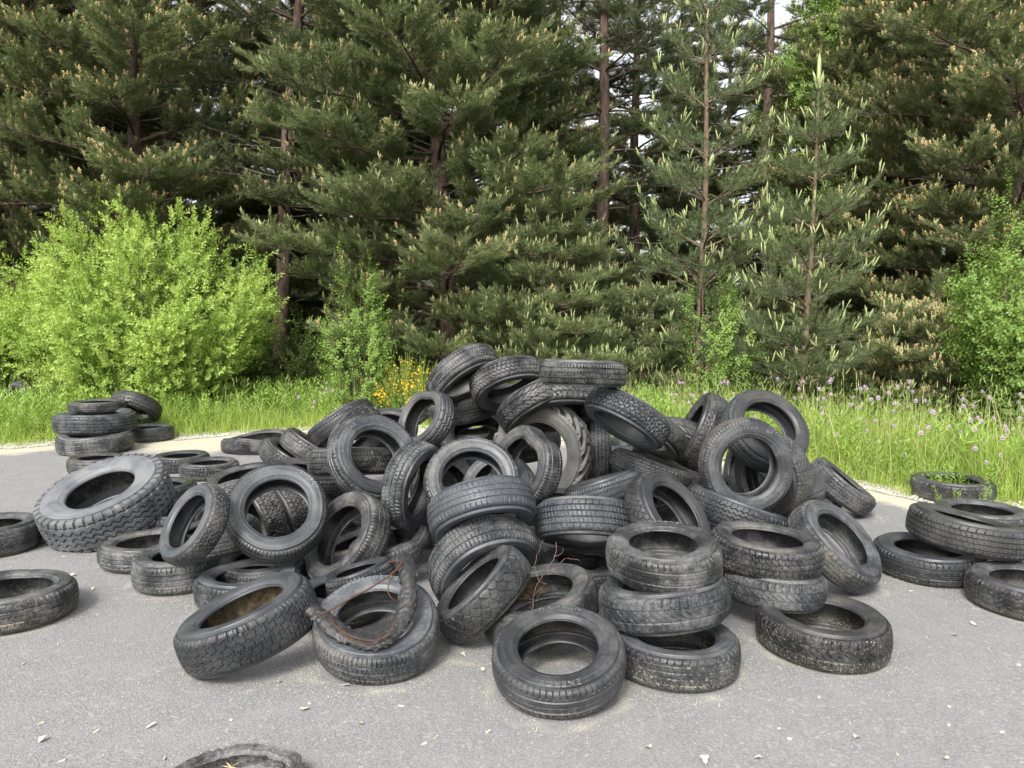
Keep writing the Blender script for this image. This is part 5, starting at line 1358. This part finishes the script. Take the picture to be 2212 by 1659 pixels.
def on_face(tid, u, v, off):
    """the point where the view ray through (u, v) meets the plane lying `off` metres in front of a tyre's face"""
    o = tyre_objs[tid]; mw = o.matrix_world
    n = np.array(mw.to_3x3() @ Vector((0, 0, 1))); p = np.array(mw.translation) + n * off
    d = ray(u, v); t = np.dot(p - C0, n) / np.dot(d, n)
    return C0 + d * t, n

def spline(P, n=6):
    return smooth_chain3(np.asarray(P, float), n)

def smooth_chain3(P, n):
    Q = np.vstack([2 * P[0] - P[1], P, 2 * P[-1] - P[-2]]); out = []
    for i in range(1, len(Q) - 2):
        p0, p1, p2, p3 = Q[i - 1:i + 3]
        for t in np.arange(n) / n:
            out.append(0.5 * ((2 * p1) + (-p0 + p2) * t + (2 * p0 - 5 * p1 + 4 * p2 - p3) * t * t + (-p0 + 3 * p1 - 3 * p2 + p3) * t ** 3))
    out.append(Q[-2]); return np.array(out)

def build_extras():
    rng = np.random.default_rng(77)
    W = .29 * .62 / 2
    UV = [(872, 1206, .13), (880, 1235, .13), (884, 1275, .10), (876, 1320, .06), (856, 1362, .03), (815, 1388, .02), (768, 1384, .025), (728, 1362, .035), (694, 1334, .05), (672, 1318, .06)]
    P = []; n = None
    for u, v, h in UV:
        p, n = on_face('wire_tyre', u, v, W + h); P.append(p)
    C = spline(P, 8); T = norm(np.gradient(C, axis=0)); B = norm(np.cross(T, n)); N = np.cross(B, T)
    m = 9; a = np.linspace(-1.25, 1.25, m)
    wd = .044 * (1 + .10 * np.sin(np.arange(len(C)) * .35) + .03 * rng.normal(size=len(C)))
    V = []
    for sgn, th in ((1, 0.0), (-1, -.010)):
        ring = C[:, None] + B[:, None] * (np.sin(a)[None, :, None] * wd[:, None, None]) + N[:, None] * ((np.cos(a) * .030 + th)[None, :, None] + rng.normal(0, .0010, (len(C), m, 1)))
        V.append(ring)
    V = np.concatenate([V[0], V[1][:, ::-1]], 1)          # closed section
    V[:, [0, m - 1, m, 2 * m - 1]] += rng.normal(0, .0045, (len(C), 4, 3))
    K = 2 * m; i = np.arange(len(C) - 1)[:, None]; j = np.arange(K)[None]
    F = np.stack([i * K + j, i * K + (j + 1) % K, (i + 1) * K + (j + 1) % K, (i + 1) * K + j], -1).reshape(-1, 4)
    st = mk_obj('tyre_strip', mk_mesh('tyre_strip', V.reshape(-1, 3), F, M['torn'], None, False), None, 'torn curl of tyre rubber with rusty wires lying across the front left tyre', 'tyre scrap')
    for uv, r in (([(676, 1328, .10), (705, 1322, .13), (745, 1300, .14), (800, 1270, .15), (845, 1240, .17), (866, 1218, .18), (858, 1212, .17), (838, 1214, .16)], .0042),
                  ([(866, 1222, .17), (846, 1248, .16), (838, 1274, .15), (846, 1292, .13), (862, 1300, .10)], .0024),
                  ([(714, 1330, .12), (720, 1345, .09), (752, 1372, .07), (800, 1384, .065), (838, 1372, .07), (858, 1340, .09)], .0034),
                  ([(712, 1338, .10), (752, 1378, .06), (806, 1390, .055), (850, 1360, .075)], .0028)):
        pts = spline([on_face('wire_tyre', u, v, W + h)[0] for u, v, h in uv], 7)
        v, f = tube(pts, r, 5)
        mk_obj('steel_wire', mk_mesh('steel_wire', v, f, M['wire']), st)
    def twig(paths, label, tid, off):
        b = Bag()
        for path, r0, r1 in paths:
            pts = spline([on_face(tid, u, v, off + h)[0] for u, v, h in path], 4)
            pts = pts + rng.normal(0, .0025, pts.shape)
            v, f = tube(pts, np.linspace(r0, r1, len(pts)) * .62, 4); b.add(v, f)
        mk_obj('bare_twig', b.mesh('bare_twig', M['redtwig']), None, label, 'twig', 'bare twigs among the tyres')
    twig([([(1150, 1316, .0), (1153, 1290, .03), (1158, 1266, .07), (1176, 1240, .12), (1192, 1215, .17), (1200, 1196, .2), (1201, 1172, .24)], .0050, .0022),
          ([(1165, 1258, .09), (1157, 1230, .13), (1158, 1205, .15), (1166, 1185, .18), (1172, 1166, .2)], .0032, .0016),
          ([(1178, 1236, .13), (1204, 1230, .13), (1216, 1210, .15), (1232, 1208, .14), (1252, 1212, .13)], .0034, .0016),
          ([(1198, 1202, .2), (1212, 1196, .21), (1220, 1184, .22)], .0026, .0014), ([(1166, 1256, .09), (1184, 1262, .09)], .0024, .0014),
          ([(1152, 1296, .03), (1128, 1294, .05), (1108, 1290, .07)], .0030, .0015), ([(1154, 1284, .04), (1168, 1272, .06), (1177, 1262, .07)], .0026, .0014),
          ([(1150, 1304, .02), (1142, 1316, .01)], .0024, .0014), ([(1158, 1300, .02), (1164, 1286, .04), (1166, 1278, .05)], .0024, .0013), ([(1152, 1282, .04), (1140, 1278, .05)], .002, .0012)],
         'reddish bare twig growing up through the tyre with earth inside', 'dirt_ring', .02)
    twig([([(1084, 1342, .03), (1066, 1332, .06), (1046, 1326, .09), (1022, 1310, .12)], .0042, .0018), ([(1084, 1338, .03), (1092, 1314, .08), (1100, 1292, .11)], .0034, .0015),
          ([(1062, 1332, .06), (1076, 1344, .05), (1086, 1356, .04)], .0032, .0015), ([(1050, 1327, .08), (1040, 1334, .07)], .0024, .0012)],
         'short bare twig sticking out left of the foremost tyre', 'dirt_ring', .02)
    # earth lying inside two tyres
    for tid, a0, sp, lab in (('dirt_ring', 145, 62, 'brown earth caked inside the tyre with the bare twig'), ('front_left', 80, 52, 'brown dirt lying inside the tilted winter tyre')):
        row = next(t for t in TY if t[0] == tid); o = tyre_objs[tid]
        D = OVERRIDE[tid][0]; R = D / 2; w = row[7] * D
        A = np.linspace(-1, 1, 26)[:, None]; Z = np.linspace(-1, 1, 11)[None]
        hgt = (1 - A ** 2) ** .7 * (1 - .5 * Z ** 2) * .034 + .008 * np.sin(A * 9 + Z * 4) * (1 - A ** 2) + rng.normal(0, .003, (26, 11))
        rr = R - .030 - hgt; an = rad(a0) + A * rad(sp) + 0 * Z
        V = np.stack([rr * np.cos(an), rr * np.sin(an), Z * w * .40 + 0 * A], -1).reshape(-1, 3)
        mk_obj('dirt', mk_mesh('dirt', V, grid_faces(26, 11, False), M['dirt']), None, lab, 'dirt', None, 'stuff', o.matrix_world)
    # straw inside the torn tyre
    o = tyre_objs['scrap'].matrix_world.translation; nn = 70
    a = rng.uniform(0, PI, nn); q = rng.uniform(.02, .20, nn)
    pos = np.stack([o.x + np.cos(a) * q, o.y + np.sin(a) * q, rng.uniform(.004, .03, nn)], 1)
    v, f = place(spindle(.09, .0022, 3), pos, rng.normal(0, 1, (nn, 3)) * [1, 1, .1], rng.uniform(.5, 1.2, nn), rng)
    mk_obj('straw', mk_mesh('straw', v, f, M['straw'], None, False), None, 'dry straw inside the torn half tyre at the bottom edge', 'straw', None, 'stuff')
    # weeds in and before the tyre on the gravel
    o = tyre_objs['weedy'].matrix_world.translation
    for k, (dx, dy, s, lab) in enumerate(((-.10, .02, .62, 'weed growing inside the tyre on the gravel edge, left of its centre'), (.06, .05, .70, 'weed growing inside the tyre on the gravel edge, right of its centre'), (-.20, -.34, .42, 'small weed rooted in front of the left side of the weedy tyre'),
                                        (.10, -.36, .5, 'small weed rooted in front of the middle of the weedy tyre'), (.24, -.30, .55, 'small weed rooted in front of the right side of the weedy tyre'))):
        n = 6; pos = np.array([o.x + dx, o.y + dy, 0]) + rng.normal(0, .05, (n, 3)) * [1, .5, 0]
        v, f = multi(WEED, pos, norm(rng.normal(0, .25, (n, 3)) + [0, 0, 1]), s * rng.uniform(.6, 1.1, n), rng)
        mk_obj('weed_plant', mk_mesh('weed_plant', v, f, M['weed'], None, False), None, lab, 'weed', 'weeds around the gravel edge tyre')
build_extras()
def setup_world():
    w = bpy.data.worlds.new('World'); sc.world = w; w.use_nodes = True
    nt = w.node_tree; bg = nt.nodes['Background']
    sky = nt.nodes.new('ShaderNodeTexSky'); sky.sky_type = 'NISHITA'; sky.sun_disc = False
    sky.sun_elevation = rad(SUN_EL); sky.sun_rotation = rad(SUN_ROT); sky.air_density = 1.0; sky.dust_density = 4.0; sky.ozone_density = 1.0
    hs = nt.nodes.new('ShaderNodeHueSaturation'); hs.inputs['Saturation'].default_value = 0.18
    nt.links.new(sky.outputs[0], hs.inputs['Color']); nt.links.new(hs.outputs[0], bg.inputs[0])
    bg.inputs[1].default_value = SKY_STR
    L = bpy.data.lights.new('sun', 'SUN'); L.energy = SUN_STR; L.angle = rad(14); L.color = (1.0, 0.975, 0.94)
    o = bpy.data.objects.new('sun', L); COL.objects.link(o)
    az = rad(SUN_ROT)                                   # nishita: rotation measured clockwise from +y
    d = Vector((math.sin(az) * math.cos(rad(SUN_EL)), math.cos(az) * math.cos(rad(SUN_EL)), math.sin(rad(SUN_EL))))
    o.rotation_euler = d.to_track_quat('Z', 'Y').to_euler()
    cam = bpy.data.cameras.new('camera'); co = bpy.data.objects.new('camera', cam); COL.objects.link(co)
    cam.sensor_width = 36.0; cam.lens = 36.0 * FV / 2212.0; cam.clip_end = 2000.0; cam.clip_start = 0.05
    co.location = C0; co.rotation_euler = (rad(90) - PITCH, 0, 0)
    sc.camera = co
    sc.view_settings.view_transform = 'Standard'; sc.view_settings.look = 'None'; sc.view_settings.gamma = 1.0
    sc.view_settings.exposure = EXPOSURE
SUN_EL, SUN_ROT, SUN_STR, SKY_STR, EXPOSURE = 44.0, 200.0, 1.5, 0.15, 1.25
setup_world()
